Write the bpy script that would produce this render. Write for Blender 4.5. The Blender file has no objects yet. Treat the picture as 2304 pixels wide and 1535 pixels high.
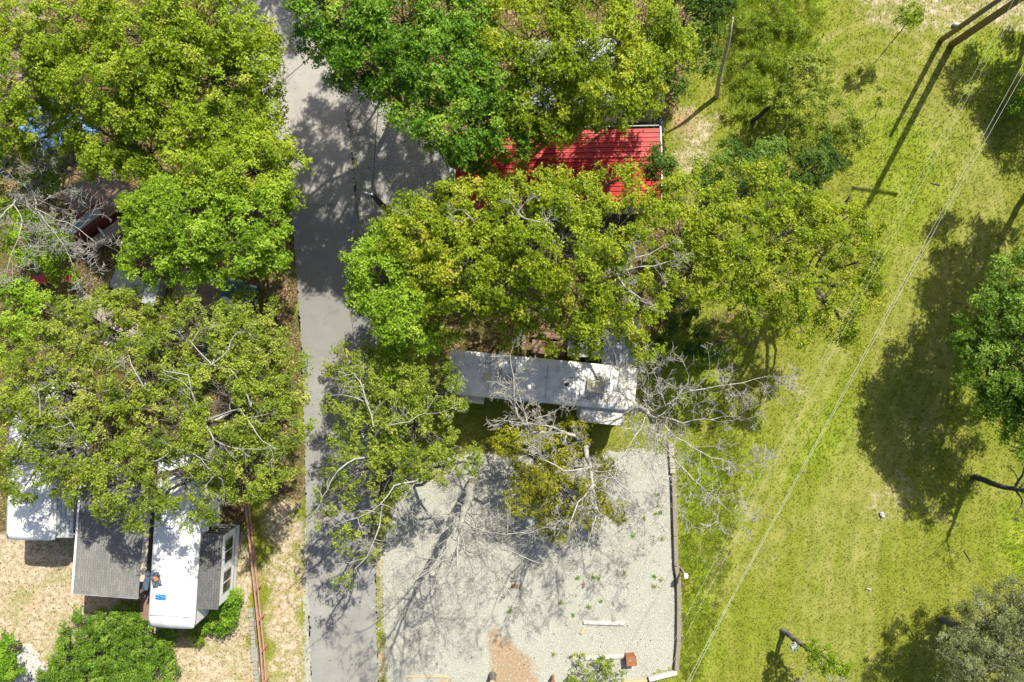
import bpy, bmesh, math, random
import numpy as np
from mathutils import Vector, Matrix

# ------------------------------------------------------------------ camera, sky, sun, exposure
CAM_H = 38.0            # drone height above the ground, metres
FPX = 1536.0            # focal length in photograph pixels (24 mm on a 36 mm wide frame)
SUN_ELEV = math.radians(49.0)
SUN_AZ = (0.465, 0.885)  # horizontal direction towards the sun (x right, y up in the picture)
sc = bpy.context.scene
col = sc.collection
cam_d = bpy.data.cameras.new('camera'); cam = bpy.data.objects.new('camera', cam_d); col.objects.link(cam)
cam.location = (0, 0, CAM_H); cam.rotation_euler = (0, 0, 0)
cam_d.lens = 24; cam_d.sensor_width = 36; cam_d.clip_start = 0.5; cam_d.clip_end = 2000
sc.camera = cam
world = bpy.data.worlds.new('World'); sc.world = world; world.use_nodes = True
wn = world.node_tree
sky = wn.nodes.new('ShaderNodeTexSky'); sky.sky_type = 'NISHITA'; sky.sun_disc = False
sky.sun_elevation = SUN_ELEV; sky.sun_rotation = math.atan2(SUN_AZ[0], SUN_AZ[1])
sky.air_density = 0.9; sky.dust_density = 2.5; sky.ozone_density = 0.6
bg = wn.nodes['Background']; bg.inputs['Strength'].default_value = 0.085
wn.links.new(sky.outputs[0], bg.inputs['Color'])
sun_d = bpy.data.lights.new('sun', 'SUN'); sun_d.energy = 4.6; sun_d.angle = math.radians(0.5); sun_d.color = (1.0, 0.965, 0.84)
sun = bpy.data.objects.new('sun', sun_d); col.objects.link(sun)
ce = math.cos(SUN_ELEV)
sv = Vector((SUN_AZ[0]*ce, SUN_AZ[1]*ce, math.sin(SUN_ELEV))).normalized()
sun.rotation_euler = sv.to_track_quat('Z', 'Y').to_euler(); sun.location = sv*80
sc.view_settings.view_transform = 'Standard'; sc.view_settings.look = 'None'
sc.view_settings.gamma = 1.0; sc.view_settings.use_curve_mapping = False
sc.view_settings.exposure = 1.0
sc.cycles.max_bounces = 7; sc.cycles.diffuse_bounces = 4; sc.cycles.glossy_bounces = 2
sc.cycles.transmission_bounces = 5; sc.cycles.transparent_max_bounces = 4

rng = np.random.default_rng(7); random.seed(7)
R = math.radians

def P(px, py, z=0.0):
    """photograph pixel + height above the ground -> world point"""
    k = (CAM_H - z)/FPX
    return Vector(((px-1152)*k, -(py-767.5)*k, z))
def S(px, z=0.0): return px*(CAM_H-z)/FPX

# ------------------------------------------------------------------ mesh helpers
class MB:
    def __init__(s): s.v = []; s.f = []
    def quad(s, a, b, c, d):
        n = len(s.v); s.v += [tuple(a), tuple(b), tuple(c), tuple(d)]; s.f.append((n, n+1, n+2, n+3)); return s
    def box(s, c, size, rz=0.0, rx=0.0, ry=0.0):
        M = Matrix.Rotation(rz, 3, 'Z') @ Matrix.Rotation(ry, 3, 'Y') @ Matrix.Rotation(rx, 3, 'X')
        n = len(s.v); c = Vector(c)
        for dz in (-.5, .5):
            for dx, dy in ((-.5, -.5), (.5, -.5), (.5, .5), (-.5, .5)):
                s.v.append(tuple(c + M @ Vector((dx*size[0], dy*size[1], dz*size[2]))))
        for f in ((0, 3, 2, 1), (4, 5, 6, 7), (0, 1, 5, 4), (1, 2, 6, 5), (2, 3, 7, 6), (3, 0, 4, 7)):
            s.f.append(tuple(n+i for i in f))
        return s
    def prism(s, pts, z0, z1):
        n = len(s.v); k = len(pts)
        s.v += [(p[0], p[1], z0) for p in pts] + [(p[0], p[1], z1) for p in pts]
        s.f.append(tuple(n+i for i in reversed(range(k)))); s.f.append(tuple(n+k+i for i in range(k)))
        for i in range(k):
            j = (i+1) % k; s.f.append((n+i, n+j, n+k+j, n+k+i))
        return s
    def tube(s, pts, rad, sides=8, cap=True):
        pts = [Vector(p) for p in pts]
        if not hasattr(rad, '__len__'): rad = [rad]*len(pts)
        n0 = len(s.v); prev = None
        for i, p in enumerate(pts):
            d = (pts[min(i+1, len(pts)-1)] - pts[max(i-1, 0)]).normalized()
            if prev is None:
                a = d.orthogonal().normalized()
            else:
                a = (prev - d*prev.dot(d)).normalized()
            prev = a; b = d.cross(a)
            for k in range(sides):
                t = 2*math.pi*k/sides
                s.v.append(tuple(p + (a*math.cos(t)+b*math.sin(t))*rad[i]))
        for i in range(len(pts)-1):
            for k in range(sides):
                j = (k+1) % sides; a = n0+i*sides; b = a+sides
                s.f.append((a+k, a+j, b+j, b+k))
        if cap:
            s.f.append(tuple(n0+k for k in reversed(range(sides))))
            e = n0+(len(pts)-1)*sides; s.f.append(tuple(e+k for k in range(sides)))
        return s
    def cyl(s, c, r, h, sides=16, r2=None):
        c = Vector(c); return s.tube([c, c+Vector((0, 0, h))], [r, r if r2 is None else r2], sides)
    def ell(s, c, r, seg=10, rings=6):
        n = len(s.v); c = Vector(c)
        for i in range(rings+1):
            th = math.pi*i/rings
            for k in range(seg):
                ph = 2*math.pi*k/seg
                s.v.append((c.x+r[0]*math.sin(th)*math.cos(ph), c.y+r[1]*math.sin(th)*math.sin(ph), c.z+r[2]*math.cos(th)))
        for i in range(rings):
            for k in range(seg):
                j = (k+1) % seg; a = n+i*seg; b = a+seg
                s.f.append((a+k, b+k, b+j, a+j))
        return s

def np_mesh(name, V, F, attrs=None):
    """fast mesh from arrays; F is (n,k) with k = 3 or 4"""
    V = np.asarray(V, np.float32); F = np.asarray(F, np.int32); k = F.shape[1]
    m = bpy.data.meshes.new(name)
    m.vertices.add(len(V)); m.vertices.foreach_set('co', V.ravel())
    m.loops.add(F.size); m.loops.foreach_set('vertex_index', F.ravel())
    m.polygons.add(len(F)); m.polygons.foreach_set('loop_start', np.arange(0, F.size, k, dtype=np.int32))
    m.update(calc_edges=True)
    for nm, (dom, typ, arr) in (attrs or {}).items():
        a = m.attributes.new(nm, typ, dom)
        a.data.foreach_set('value' if typ == 'FLOAT' else 'color', np.asarray(arr, np.float32).ravel())
    return m

def link(name, mesh, mat, parent=None, loc=None, rz=None):
    o = bpy.data.objects.new(name, mesh); col.objects.link(o)
    if mat is not None and mesh is not None and not mesh.materials: mesh.materials.append(mat)
    if parent is not None: o.parent = parent
    if loc is not None: o.location = loc
    if rz is not None: o.rotation_euler = (0, 0, rz)
    return o

def add(name, mb, mat, parent=None, loc=None, rz=None, smooth=False, bevel=0.0, seg=2):
    m = bpy.data.meshes.new(name); m.from_pydata(mb.v, [], mb.f); m.update()
    bm = bmesh.new(); bm.from_mesh(m)
    bmesh.ops.recalc_face_normals(bm, faces=bm.faces)
    if bevel > 0:
        bmesh.ops.bevel(bm, geom=list(bm.edges), offset=bevel, segments=seg, profile=0.6, affect='EDGES', clamp_overlap=True)
    bm.to_mesh(m); bm.free()
    if smooth: m.polygons.foreach_set('use_smooth', [True]*len(m.polygons))
    return link(name, m, mat, parent, loc, rz)

def tag(o, label=None, cat=None, group=None, kind=None):
    if label: o['label'] = label
    if cat: o['category'] = cat
    if group: o['group'] = group
    if kind: o['kind'] = kind
    return o
def thing(name, label, cat, loc=(0, 0, 0), rz=0.0, group=None):
    o = bpy.data.objects.new(name, None); col.objects.link(o); o.empty_display_size = 0.2
    o.location = loc; o.rotation_euler = (0, 0, rz)
    return tag(o, label, cat, group)

# ------------------------------------------------------------------ material helpers
class NT:
    def __init__(s, name):
        s.m = bpy.data.materials.new(name); s.m.use_nodes = True; s.t = s.m.node_tree
        s.b = s.t.nodes['Principled BSDF']; s.out = s.t.nodes['Material Output']; s._pos = None; s._obj = None
    def n(s, typ, **kw):
        x = s.t.nodes.new(typ)
        for k, v in kw.items(): setattr(x, k, v)
        return x
    def L(s, a, b): s.t.links.new(a, b)
    def setin(s, sock, v):
        if hasattr(v, 'is_output') or isinstance(v, bpy.types.NodeSocket): s.L(v, sock)
        else: sock.default_value = v
    def pos(s):
        if s._pos is None: s._pos = s.n('ShaderNodeNewGeometry').outputs['Position']
        return s._pos
    def obj(s):
        if s._obj is None: s._obj = s.n('ShaderNodeTexCoord').outputs['Object']
        return s._obj
    def noise(s, scale, detail=3.0, rough=0.55, vec=None, dist=0.0, color=False):
        x = s.n('ShaderNodeTexNoise'); x.inputs['Scale'].default_value = scale; x.inputs['Detail'].default_value = detail
        x.inputs['Roughness'].default_value = rough; x.inputs['Distortion'].default_value = dist
        s.L(vec if vec is not None else s.pos(), x.inputs['Vector'])
        return x.outputs['Color' if color else 'Fac']
    def voro(s, scale, vec=None, out='Color', rnd=1.0, feature='F1'):
        x = s.n('ShaderNodeTexVoronoi', feature=feature); x.inputs['Scale'].default_value = scale; x.inputs['Randomness'].default_value = rnd
        s.L(vec if vec is not None else s.pos(), x.inputs['Vector']); return x.outputs[out]
    def ramp(s, fac, stops, interp='LINEAR'):
        x = s.n('ShaderNodeValToRGB'); e = x.color_ramp; e.interpolation = interp
        while len(e.elements) < len(stops): e.elements.new(0.5)
        for i, (p, c) in enumerate(stops):
            e.elements[i].position = p
            e.elements[i].color = (c, c, c, 1) if not hasattr(c, '__len__') else (*c, 1)
        s.setin(x.inputs['Fac'], fac); return x.outputs['Color']
    def mix(s, fac, a, b, mode='MIX'):
        x = s.n('ShaderNodeMix', data_type='RGBA', blend_type=mode)
        s.setin(x.inputs[0], fac)
        for sock, v in ((x.inputs[6], a), (x.inputs[7], b)):
            if isinstance(v, tuple): v = (*v[:3], 1)
            s.setin(sock, v)
        return x.outputs[2]
    def math(s, op, a, b=0.0, c=0.0, clamp=False):
        x = s.n('ShaderNodeMath', operation=op, use_clamp=clamp)
        s.setin(x.inputs[0], a); s.setin(x.inputs[1], b); s.setin(x.inputs[2], c); return x.outputs[0]
    def attr(s, name, out='Fac'):
        x = s.n('ShaderNodeAttribute'); x.attribute_name = name; return x.outputs[out]
    def sepc(s, colr):
        x = s.n('ShaderNodeSeparateColor'); s.L(colr, x.inputs[0]); return x.outputs
    def sepv(s, v):
        x = s.n('ShaderNodeSeparateXYZ'); s.L(v, x.inputs[0]); return x.outputs
    def bump(s, h, strength=0.4, dist=0.02):
        x = s.n('ShaderNodeBump'); x.inputs['Strength'].default_value = strength; x.inputs['Distance'].default_value = dist
        s.L(h, x.inputs['Height']); s.L(x.outputs[0], s.b.inputs['Normal'])
    def done(s, color=None, rough=0.8, spec=0.3, metal=0.0):
        if color is not None:
            s.setin(s.b.inputs['Base Color'], (*color, 1) if isinstance(color, tuple) else color)
        s.setin(s.b.inputs['Roughness'], rough); s.b.inputs['Specular IOR Level'].default_value = spec
        s.setin(s.b.inputs['Metallic'], metal)
        return s.m

def plain(name, c, rough=0.7, spec=0.3, var=0.25, scale=3.0, metal=0.0, bump=0.0, dirt=None, dirt_amt=0.4):
    t = NT(name); v = t.obj()
    n1 = t.noise(scale, 5, 0.65, v); n2 = t.noise(scale*9, 3, 0.6, v)
    dark = tuple(x*(1-var) for x in c); lite = tuple(min(1, x*(1+var*0.6)) for x in c)
    cc = t.ramp(n1, [(0.3, dark), (0.7, lite)])
    cc = t.mix(t.ramp(n2, [(0.35, 0.35*var), (0.65, 0.0)]), cc, tuple(x*0.45 for x in c))
    if dirt:
        n3 = t.noise(scale*0.7, 6, 0.7, v, 0.6)
        cc = t.mix(t.ramp(n3, [(0.5, 0.0), (0.72, dirt_amt)]), cc, dirt)
    if bump: t.bump(n2, bump, 0.01)
    return t.done(cc, rough, spec, metal)

# ------------------------------------------------------------------ ground zones (areas with soft, ragged borders)
def sd_poly(x, y, poly):
    d = np.full(x.shape, 1e9); inside = np.zeros(x.shape, bool); n = len(poly)
    for i in range(n):
        ax, ay = poly[i]; bx, by = poly[(i+1) % n]
        ex, ey = bx-ax, by-ay; wx, wy = x-ax, y-ay
        t = np.clip((wx*ex+wy*ey)/(ex*ex+ey*ey+1e-9), 0, 1)
        d = np.minimum(d, (wx-ex*t)**2+(wy-ey*t)**2)
        c = ((ay > y) != (by > y)) & (x < ex*(y-ay)/(ey+1e-12)+ax)
        inside ^= c
    d = np.sqrt(d); return np.where(inside, -d, d)
def wob(x, y):
    return (np.sin(x*1.7+np.sin(y*1.1)*1.3)+np.sin(y*2.3+x*0.7)+0.7*np.sin(x*4.1-y*3.3)+0.5*np.sin(x*7.7+y*8.3))/3.2
def G(pts): return [tuple(P(a, b)[:2]) for a, b in pts]

ROAD_L = [(430, -420), (480, -120), (505, 40), (560, 150), (604, 250), (638, 380), (656, 480), (665, 600), (673, 700), (680, 820), (684, 950), (687, 1100), (692, 1300), (702, 1535), (712, 1900)]
ROAD_R = [(640, -420), (690, -120), (722, 20), (744, 140), (768, 215), (788, 300), (796, 400), (802, 465), (814, 560), (824, 660), (830, 780), (834, 950), (838, 1150), (846, 1330), (851, 1535), (858, 1900)]
ROAD = G(ROAD_L + ROAD_R[::-1])
PAD = G([(853, 1290), (866, 1180), (905, 1090), (975, 1030), (1100, 1010), (1300, 1030), (1420, 1005), (1512, 1015), (1513, 1065), (1518, 1275), (1524, 1300), (1527, 1400), (1520, 1508), (1455, 1524), (1440, 1640), (1200, 1680), (870, 1640), (862, 1450)])
PARK = G([(735, 165), (790, 180), (850, 200), (880, 238), (930, 262), (960, 300), (1010, 330), (1032, 400), (985, 445), (930, 470), (900, 505), (872, 520), (852, 600), (852, 795), (826, 785), (812, 560), (798, 460), (786, 300), (758, 215)])
ZONES = {
 'litter': [(G([(-900, -900), (560, -900), (520, 40), (600, 250), (655, 480), (668, 700), (684, 1120), (560, 1130), (540, 1200), (-900, 1190)]), 1.0),
            (G([(850, 190), (1040, 320), (1040, 430), (1500, 430), (1560, 560), (1540, 700), (1450, 790), (1000, 800), (930, 760), (850, 700), (830, 500), (880, 500), (1000, 420), (900, 270)]), 1.0),
            (G([(740, -900), (1560, -900), (1540, 180), (1490, 290), (1000, 340), (860, 230), (760, 170)]), 1.0),
            (G([(890, 1060), (1130, 1000), (1480, 990), (1440, 1080), (1150, 1160), (900, 1180)]), 0.45),
            (G([(1590, 700), (1720, 680), (1700, 780), (1600, 790)]), 0.6)],
 'straw': [(G([(-900, 1195), (560, 1195), (600, 1900), (-900, 1900)]), 1.0),
           (G([(575, 1090), (690, 1090), (704, 1900), (602, 1900)]), 0.62),
           (G([(1495, 235), (1640, 245), (1600, 430), (1500, 430)]), 0.52),
           (G([(1880, -300), (2300, -300), (2240, 70), (2150, 110), (1920, 60)]), 0.47),
           (G([(2150, -100), (2400, -100), (2400, 100), (2200, 90)]), 0.5),
           (G([(1730, 790), (1850, 780), (1840, 900), (1740, 940)]), 0.42),
           (G([(1880, 1060), (2060, 1040), (2110, 1180), (1950, 1230)]), 0.36),
           (G([(1690, 1220), (1780, 1180), (1800, 1300), (1700, 1300)]), 0.34),
           (G([(1560, 1200), (1640, 1180), (1650, 1300), (1560, 1290)]), 0.35),
           (G([(950, 780), (1015, 790), (1010, 870), (950, 860)]), 0.4),
           (G([(835, 1180), (880, 1180), (890, 1700), (840, 1700)]), 0.6)],
 'lush': [(G([(1600, -300), (1860, -300), (1850, 60), (1780, 300), (1650, 270)]), 0.9),
          (G([(1526, 1040), (1640, 960), (1700, 1000), (1640, 1300), (1570, 1560), (1526, 1560)]), 0.75),
          (G([(2262, 1170), (2500, 1170), (2500, 1310), (2262, 1290)]), 1.0),
          (G([(2140, 70), (2500, 70), (2500, 330), (2200, 250)]), 0.6),
          (G([(1900, 240), (2040, 260), (2150, 300), (2180, 420), (2060, 560), (1950, 500)]), 0.5),
          (G([(1780, 930), (1950, 900), (1900, 1060), (1760, 1080)]), 0.55),
          (G([(1460, 790), (1620, 760), (1640, 930), (1500, 960)]), 0.6)],
 'dirt': [(G([(1110, 1400), (1140, 1430), (1215, 1490), (1240, 1600), (1090, 1600), (1095, 1450)]), 0.85), (G([(1080, 1270), (1110, 1270), (1125, 1420), (1095, 1420)]), 0.42),
          (G([(1510, 240), (1580, 270), (1560, 330), (1505, 300)]), 0.5)],
}
def offset_path(path, k, cx, cy): return [(cx+(a-cx)*k, cy+(b-cy)*k) for a, b in path]
TRACKS = []
_arc = [(1868, 260), (1890, 190), (1940, 152), (2010, 148), (2085, 190), (2150, 280), (2190, 400), (2205, 520), (2180, 650)]
for k_ in (0.62, 0.78, 0.92, 1.05, 1.2, 1.34): TRACKS.append((offset_path(_arc, k_, 2040, 420), 0.16, 0.75))
for j_ in range(8): TRACKS.append(([(2080+22*j_-60, 560), (1960+24*j_, 860), (1850+22*j_, 1100), (1790+24*j_, 1330), (1780+26*j_, 1620)], 0.15+0.05*(j_ % 3), 0.5+0.15*(j_ % 2)))
TRACKS.append(([(1890, 760), (1800, 940), (1720, 1090), (1660, 1200), (1590, 1330)], 0.22, 0.8))
TRACKS.append(([(1915, 770), (1830, 940), (1745, 1100), (1685, 1215), (1610, 1360)], 0.22, 0.6))
TRACKS.append(([(1650, 1300), (1760, 1200), (1900, 1130), (2040, 1110), (2140, 1180)], 0.35, 0.6))
TRACKS = [([tuple(P(a, b)[:2]) for a, b in p], w_, a_) for p, w_, a_ in TRACKS]
def tracks(x, y):
    out = np.zeros(x.shape); n_ = wob(x*1.3+2, y*1.3)*0.12
    for p, w_, a_ in TRACKS:
        q = []
        for i in range(len(p)-1):      # Catmull-Rom so that the tracks curve
            p0 = np.array(p[max(i-1, 0)]); p1 = np.array(p[i]); p2 = np.array(p[i+1]); p3 = np.array(p[min(i+2, len(p)-1)])
            for t in np.linspace(0, 1, 4, endpoint=False): q.append(0.5*((2*p1)+(p2-p0)*t+(2*p0-5*p1+4*p2-p3)*t*t+(3*p1-p0-3*p2+p3)*t**3))
        q.append(np.array(p[-1])); d = np.full(x.shape, 1e9)
        for i in range(len(q)-1):
            ex, ey = q[i+1]-q[i]; wx, wy = x-q[i][0], y-q[i][1]; t = np.clip((wx*ex+wy*ey)/(ex*ex+ey*ey+1e-9), 0, 1)
            d = np.minimum(d, (wx-ex*t)**2+(wy-ey*t)**2)
        out = np.maximum(out, a_*np.clip(1-(np.sqrt(d)+n_-w_*.4)/(w_*1.2), 0, 1))
    return np.clip(out, 0, 1)
ZSOFT = {'litter': 0.7, 'straw': 1.3, 'lush': 1.5, 'dirt': 0.7}
def zone(name, x, y):
    w = np.zeros(x.shape); s = ZSOFT[name]; k = wob(x, y)*s*0.6
    for poly, a in ZONES[name]:
        d = sd_poly(x, y, poly)+k
        t = np.clip(0.5-d/(2*s), 0, 1); w = np.maximum(w, a*t*t*(3-2*t))
    return w
def zones4(x, y):
    return np.stack([zone('litter', x, y), zone('straw', x, y), zone('lush', x, y), zone('dirt', x, y)], -1)

# ------------------------------------------------------------------ surface materials
def ground_color(t, zc, za):
    """colour of the turf, leaf litter, straw and earth at a world position (shared by the sheet and the blades)"""
    z = t.sepc(zc)
    big = t.noise(0.16, 4, 0.6); mid = t.noise(0.9, 5, 0.65, dist=0.4); fine = t.noise(9, 4, 0.7)
    lawn = t.ramp(mid, [(0.24, (0.105, 0.120, 0.014)), (0.43, (0.148, 0.166, 0.020)), (0.58, (0.182, 0.192, 0.030)), (0.74, (0.26, 0.25, 0.068))])
    lawn = t.mix(t.ramp(big, [(0.42, 0.0), (0.66, 0.6)]), lawn, (0.138, 0.180, 0.013))
    sv_ = t.n('ShaderNodeMapping'); sv_.inputs['Scale'].default_value = (1.1, 0.12, 1.0); sv_.inputs['Rotation'].default_value = (0, 0, 0.06); t.L(t.pos(), sv_.inputs['Vector'])
    streak = t.noise(1.6, 4, 0.6, sv_.outputs[0], 0.3)
    lawn = t.mix(t.ramp(streak, [(0.52, 0.0), (0.70, 0.55)]), lawn, (0.235, 0.220, 0.060))
    lawn = t.mix(t.ramp(streak, [(0.30, 0.40), (0.46, 0.0)]), lawn, (0.100, 0.112, 0.016))
    lush = t.ramp(mid, [(0.28, (0.100, 0.150, 0.009)), (0.5, (0.165, 0.230, 0.013)), (0.72, (0.26, 0.290, 0.040))])
    c = t.mix(z[2], lawn, lush)
    trk = t.math('MULTIPLY', t.attr('track'), t.ramp(t.noise(1.8, 5, 0.7), [(0.30, 0.25), (0.6, 1.0)]))
    c = t.mix(t.math('MULTIPLY', trk, 0.85), c, t.ramp(mid, [(0.3, (0.195, 0.188, 0.050)), (0.7, (0.30, 0.275, 0.100))]))
    vc = t.voro(16, out='Color'); vv = t.sepc(vc)[0]
    straw = t.ramp(t.noise(3.2, 6, 0.72), [(0.25, (0.13, 0.10, 0.045)), (0.40, (0.25, 0.19, 0.105)), (0.52, (0.37, 0.295, 0.205)), (0.70, (0.53, 0.45, 0.345))])
    straw = t.mix(t.ramp(t.noise(0.6, 5, 0.7, dist=0.6), [(0.46, 0.0), (0.64, 0.75)]), straw, t.ramp(fine, [(0.3, (0.12, 0.13, 0.03)), (0.7, (0.24, 0.24, 0.07))]))
    straw = t.mix(t.ramp(t.noise(0.45, 4, 0.6, dist=0.4), [(0.55, 0.0), (0.7, 0.5)]), straw, (0.40, 0.25, 0.16))
    straw = t.mix(t.ramp(t.noise(14, 3, 0.8), [(0.52, 0.0), (0.66, 0.6)]), straw, (0.62, 0.54, 0.42))
    litter = t.ramp(vv, [(0.0, (0.035, 0.024, 0.012)), (0.45, (0.095, 0.062, 0.030)), (0.8, (0.18, 0.12, 0.06)), (1.0, (0.34, 0.26, 0.16))])
    litter = t.mix(t.ramp(mid, [(0.44, 0.0), (0.62, 0.7)]), litter, (0.085, 0.095, 0.022))
    dirt = t.ramp(t.noise(2.2, 6, 0.7), [(0.3, (0.20, 0.115, 0.055)), (0.6, (0.33, 0.20, 0.10)), (0.8, (0.46, 0.34, 0.22))])
    def edge(w):
        a = t.math('ADD', w, t.math('MULTIPLY', t.math('SUBTRACT', t.noise(1.6, 5, 0.75), 0.5), 0.9))
        return t.math('MULTIPLY', t.ramp(a, [(0.33, 0.0), (0.62, 1.0)]), t.ramp(w, [(0.04, 0.0), (0.16, 1.0)]))
    c = t.mix(edge(z[1]), c, straw)
    c = t.mix(edge(z[0]), c, litter)
    c = t.mix(edge(za), c, dirt)
    c = t.mix(t.ramp(fine, [(0.3, 0.14), (0.55, 0.0)]), c, (0.06, 0.055, 0.014))
    return c, fine

def mat_ground():
    t = NT('turf and leaf litter'); a = t.n('ShaderNodeAttribute'); a.attribute_name = 'zones'
    c, fine = ground_color(t, a.outputs['Color'], a.outputs['Alpha'])
    t.bump(t.math('ADD', fine, t.noise(26, 3, 0.7)), 0.35, 0.03)
    return t.done(c, 0.95, 0.1)

def mat_grass():
    t = NT('grass blades'); a = t.n('ShaderNodeAttribute'); a.attribute_name = 'zones'
    c, fine = ground_color(t, a.outputs['Color'], a.outputs['Alpha'])
    v = t.attr('v')
    c = t.mix(t.ramp(v, [(0.0, 0.35), (0.4, 0.0)]), c, (0.07, 0.085, 0.012))
    c = t.mix(t.ramp(v, [(0.6, 0.0), (1.0, 0.55)]), c, (0.29, 0.285, 0.06))
    t.setin(t.b.inputs['Base Color'], c); t.b.inputs['Roughness'].default_value = 0.8; t.b.inputs['Specular IOR Level'].default_value = 0.12
    tr = t.n('ShaderNodeBsdfTranslucent'); t.L(c, tr.inputs['Color']); mx = t.n('ShaderNodeMixShader'); mx.inputs[0].default_value = 0.45
    t.L(t.b.outputs[0], mx.inputs[1]); t.L(tr.outputs[0], mx.inputs[2]); t.L(mx.outputs[0], t.out.inputs['Surface'])
    return t.m

def mat_asphalt():
    t = NT('worn asphalt'); vec = t.pos(); xyz = t.sepv(vec)
    c = t.ramp(t.noise(0.45, 5, 0.65), [(0.3, (0.205, 0.200, 0.186)), (0.7, (0.285, 0.275, 0.250))])
    c = t.mix(t.ramp(t.noise(60, 2, 0.8), [(0.35, 0.5), (0.6, 0.0)]), c, (0.10, 0.10, 0.095))
    c = t.mix(t.ramp(t.voro(55, out='Distance'), [(0.1, 0.35), (0.35, 0.0)]), c, (0.46, 0.44, 0.40))
    # newer, darker overlay past the seam; lighter again lower down, painting in the sun
    s0 = float(P(0, 461).y); s1 = float(P(0, 790).y)
    yy = t.math('ADD', xyz[1], t.math('MULTIPLY', t.noise(0.8, 3), 0.35))
    band = t.math('MULTIPLY', t.ramp(t.math('ADD', t.math('MULTIPLY', t.math('SUBTRACT', s0+0.2, yy), 4.0), 0.5), [(0.2, 0.0), (0.8, 1.0)]),
                  t.ramp(t.math('ADD', t.math('MULTIPLY', t.math('SUBTRACT', yy, s1), 0.25), 0.5), [(0.0, 0.0), (1.0, 1.0)]))
    c = t.mix(t.math('MULTIPLY', band, 0.55), c, (0.155, 0.155, 0.150))
    up = t.ramp(t.math('MULTIPLY', t.math('SUBTRACT', yy, s0), 0.3), [(0.0, 0.0), (1.0, 0.55)])
    c = t.mix(up, c, (0.345, 0.320, 0.285))
    # tar seam and hairline cracks
    seam = t.math('ABSOLUTE', t.math('SUBTRACT', yy, s0+0.2))
    c = t.mix(t.ramp(seam, [(0.015, 0.7), (0.05, 0.0)]), c, (0.09, 0.09, 0.085))
    c = t.mix(t.ramp(t.noise(0.35, 3, 0.5), [(0.52, 0.0), (0.56, 0.22)]), c, (0.17, 0.17, 0.16))
    c = t.mix(t.ramp(t.noise(2.6, 5, 0.7, dist=1.0), [(0.62, 0.0), (0.70, 0.45)]), c, (0.10, 0.10, 0.095))
    wv = t.n('ShaderNodeVectorMath', operation='MULTIPLY_ADD'); t.L(t.noise(0.9, 6, 0.75, color=True), wv.inputs[0]); wv.inputs[1].default_value = (2.6, 2.6, 0); t.L(vec, wv.inputs[2]); warp = wv.outputs[0]
    cr = t.voro(0.33, out='Distance', feature='DISTANCE_TO_EDGE', vec=warp)
    c = t.mix(t.math('MULTIPLY', t.ramp(cr, [(0.003, 0.5), (0.012, 0.0)]), t.ramp(t.noise(0.5, 2), [(0.44, 0.0), (0.54, 1.0)])), c, (0.07, 0.07, 0.065))
    c = t.mix(t.ramp(t.noise(1.4, 6, 0.75, dist=0.8), [(0.58, 0.0), (0.75, 0.4)]), c, (0.30, 0.25, 0.17))
    t.bump(t.noise(70, 2, 0.8), 0.5, 0.008)
    return t.done(c, 0.9, 0.2)

def mat_gravel(name, lo, mid, hi, stain, stain_amt):
    t = NT(name)
    w = t.noise(7, 2, 0.5, color=True)
    vec = t.mix(0.03, t.pos(), w)
    vv = t.sepc(t.voro(46, vec))[0]; d = t.voro(46, vec, out='Distance')
    c = t.ramp(vv, [(0.0, lo), (0.45, mid), (1.0, hi)])
    c = t.mix(t.ramp(d, [(0.45, 0.0), (0.8, 0.45)]), c, tuple(x*0.45 for x in lo))
    n = t.noise(0.55, 6, 0.72, dist=0.7)
    c = t.mix(t.ramp(n, [(0.48, 0.0), (0.68, stain_amt)]), c, stain)
    c = t.mix(t.ramp(t.noise(5, 5, 0.8), [(0.6, 0.0), (0.72, stain_amt)]), c, tuple(x*0.6 for x in stain))
    a = t.n('ShaderNodeAttribute'); a.attribute_name = 'zones'; za = a.outputs['Alpha']
    e = t.ramp(t.math('ADD', za, t.math('MULTIPLY', t.math('SUBTRACT', t.noise(2.4, 6, 0.75), 0.5), 1.0)), [(0.46, 0.0), (0.80, 0.75)])
    e = t.math('MULTIPLY', e, t.ramp(za, [(0.05, 0.0), (0.2, 1.0)]))
    c = t.mix(e, c, t.ramp(t.noise(6, 5, 0.7), [(0.3, (0.20, 0.12, 0.055)), (0.7, (0.36, 0.23, 0.12))]))
    t.bump(d, 0.6, 0.02)
    return t.done(c, 0.92, 0.15)

M_GROUND = mat_ground(); M_GRASS = mat_grass(); M_ROAD = mat_asphalt()
M_PAD = mat_gravel('pale limestone gravel', (0.26, 0.255, 0.215), (0.345, 0.34, 0.29), (0.44, 0.435, 0.38), (0.22, 0.20, 0.14), 0.34)
M_PARK = mat_gravel('grey parking gravel', (0.16, 0.157, 0.14), (0.26, 0.255, 0.23), (0.38, 0.375, 0.345), (0.22, 0.15, 0.08), 0.35)

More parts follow.
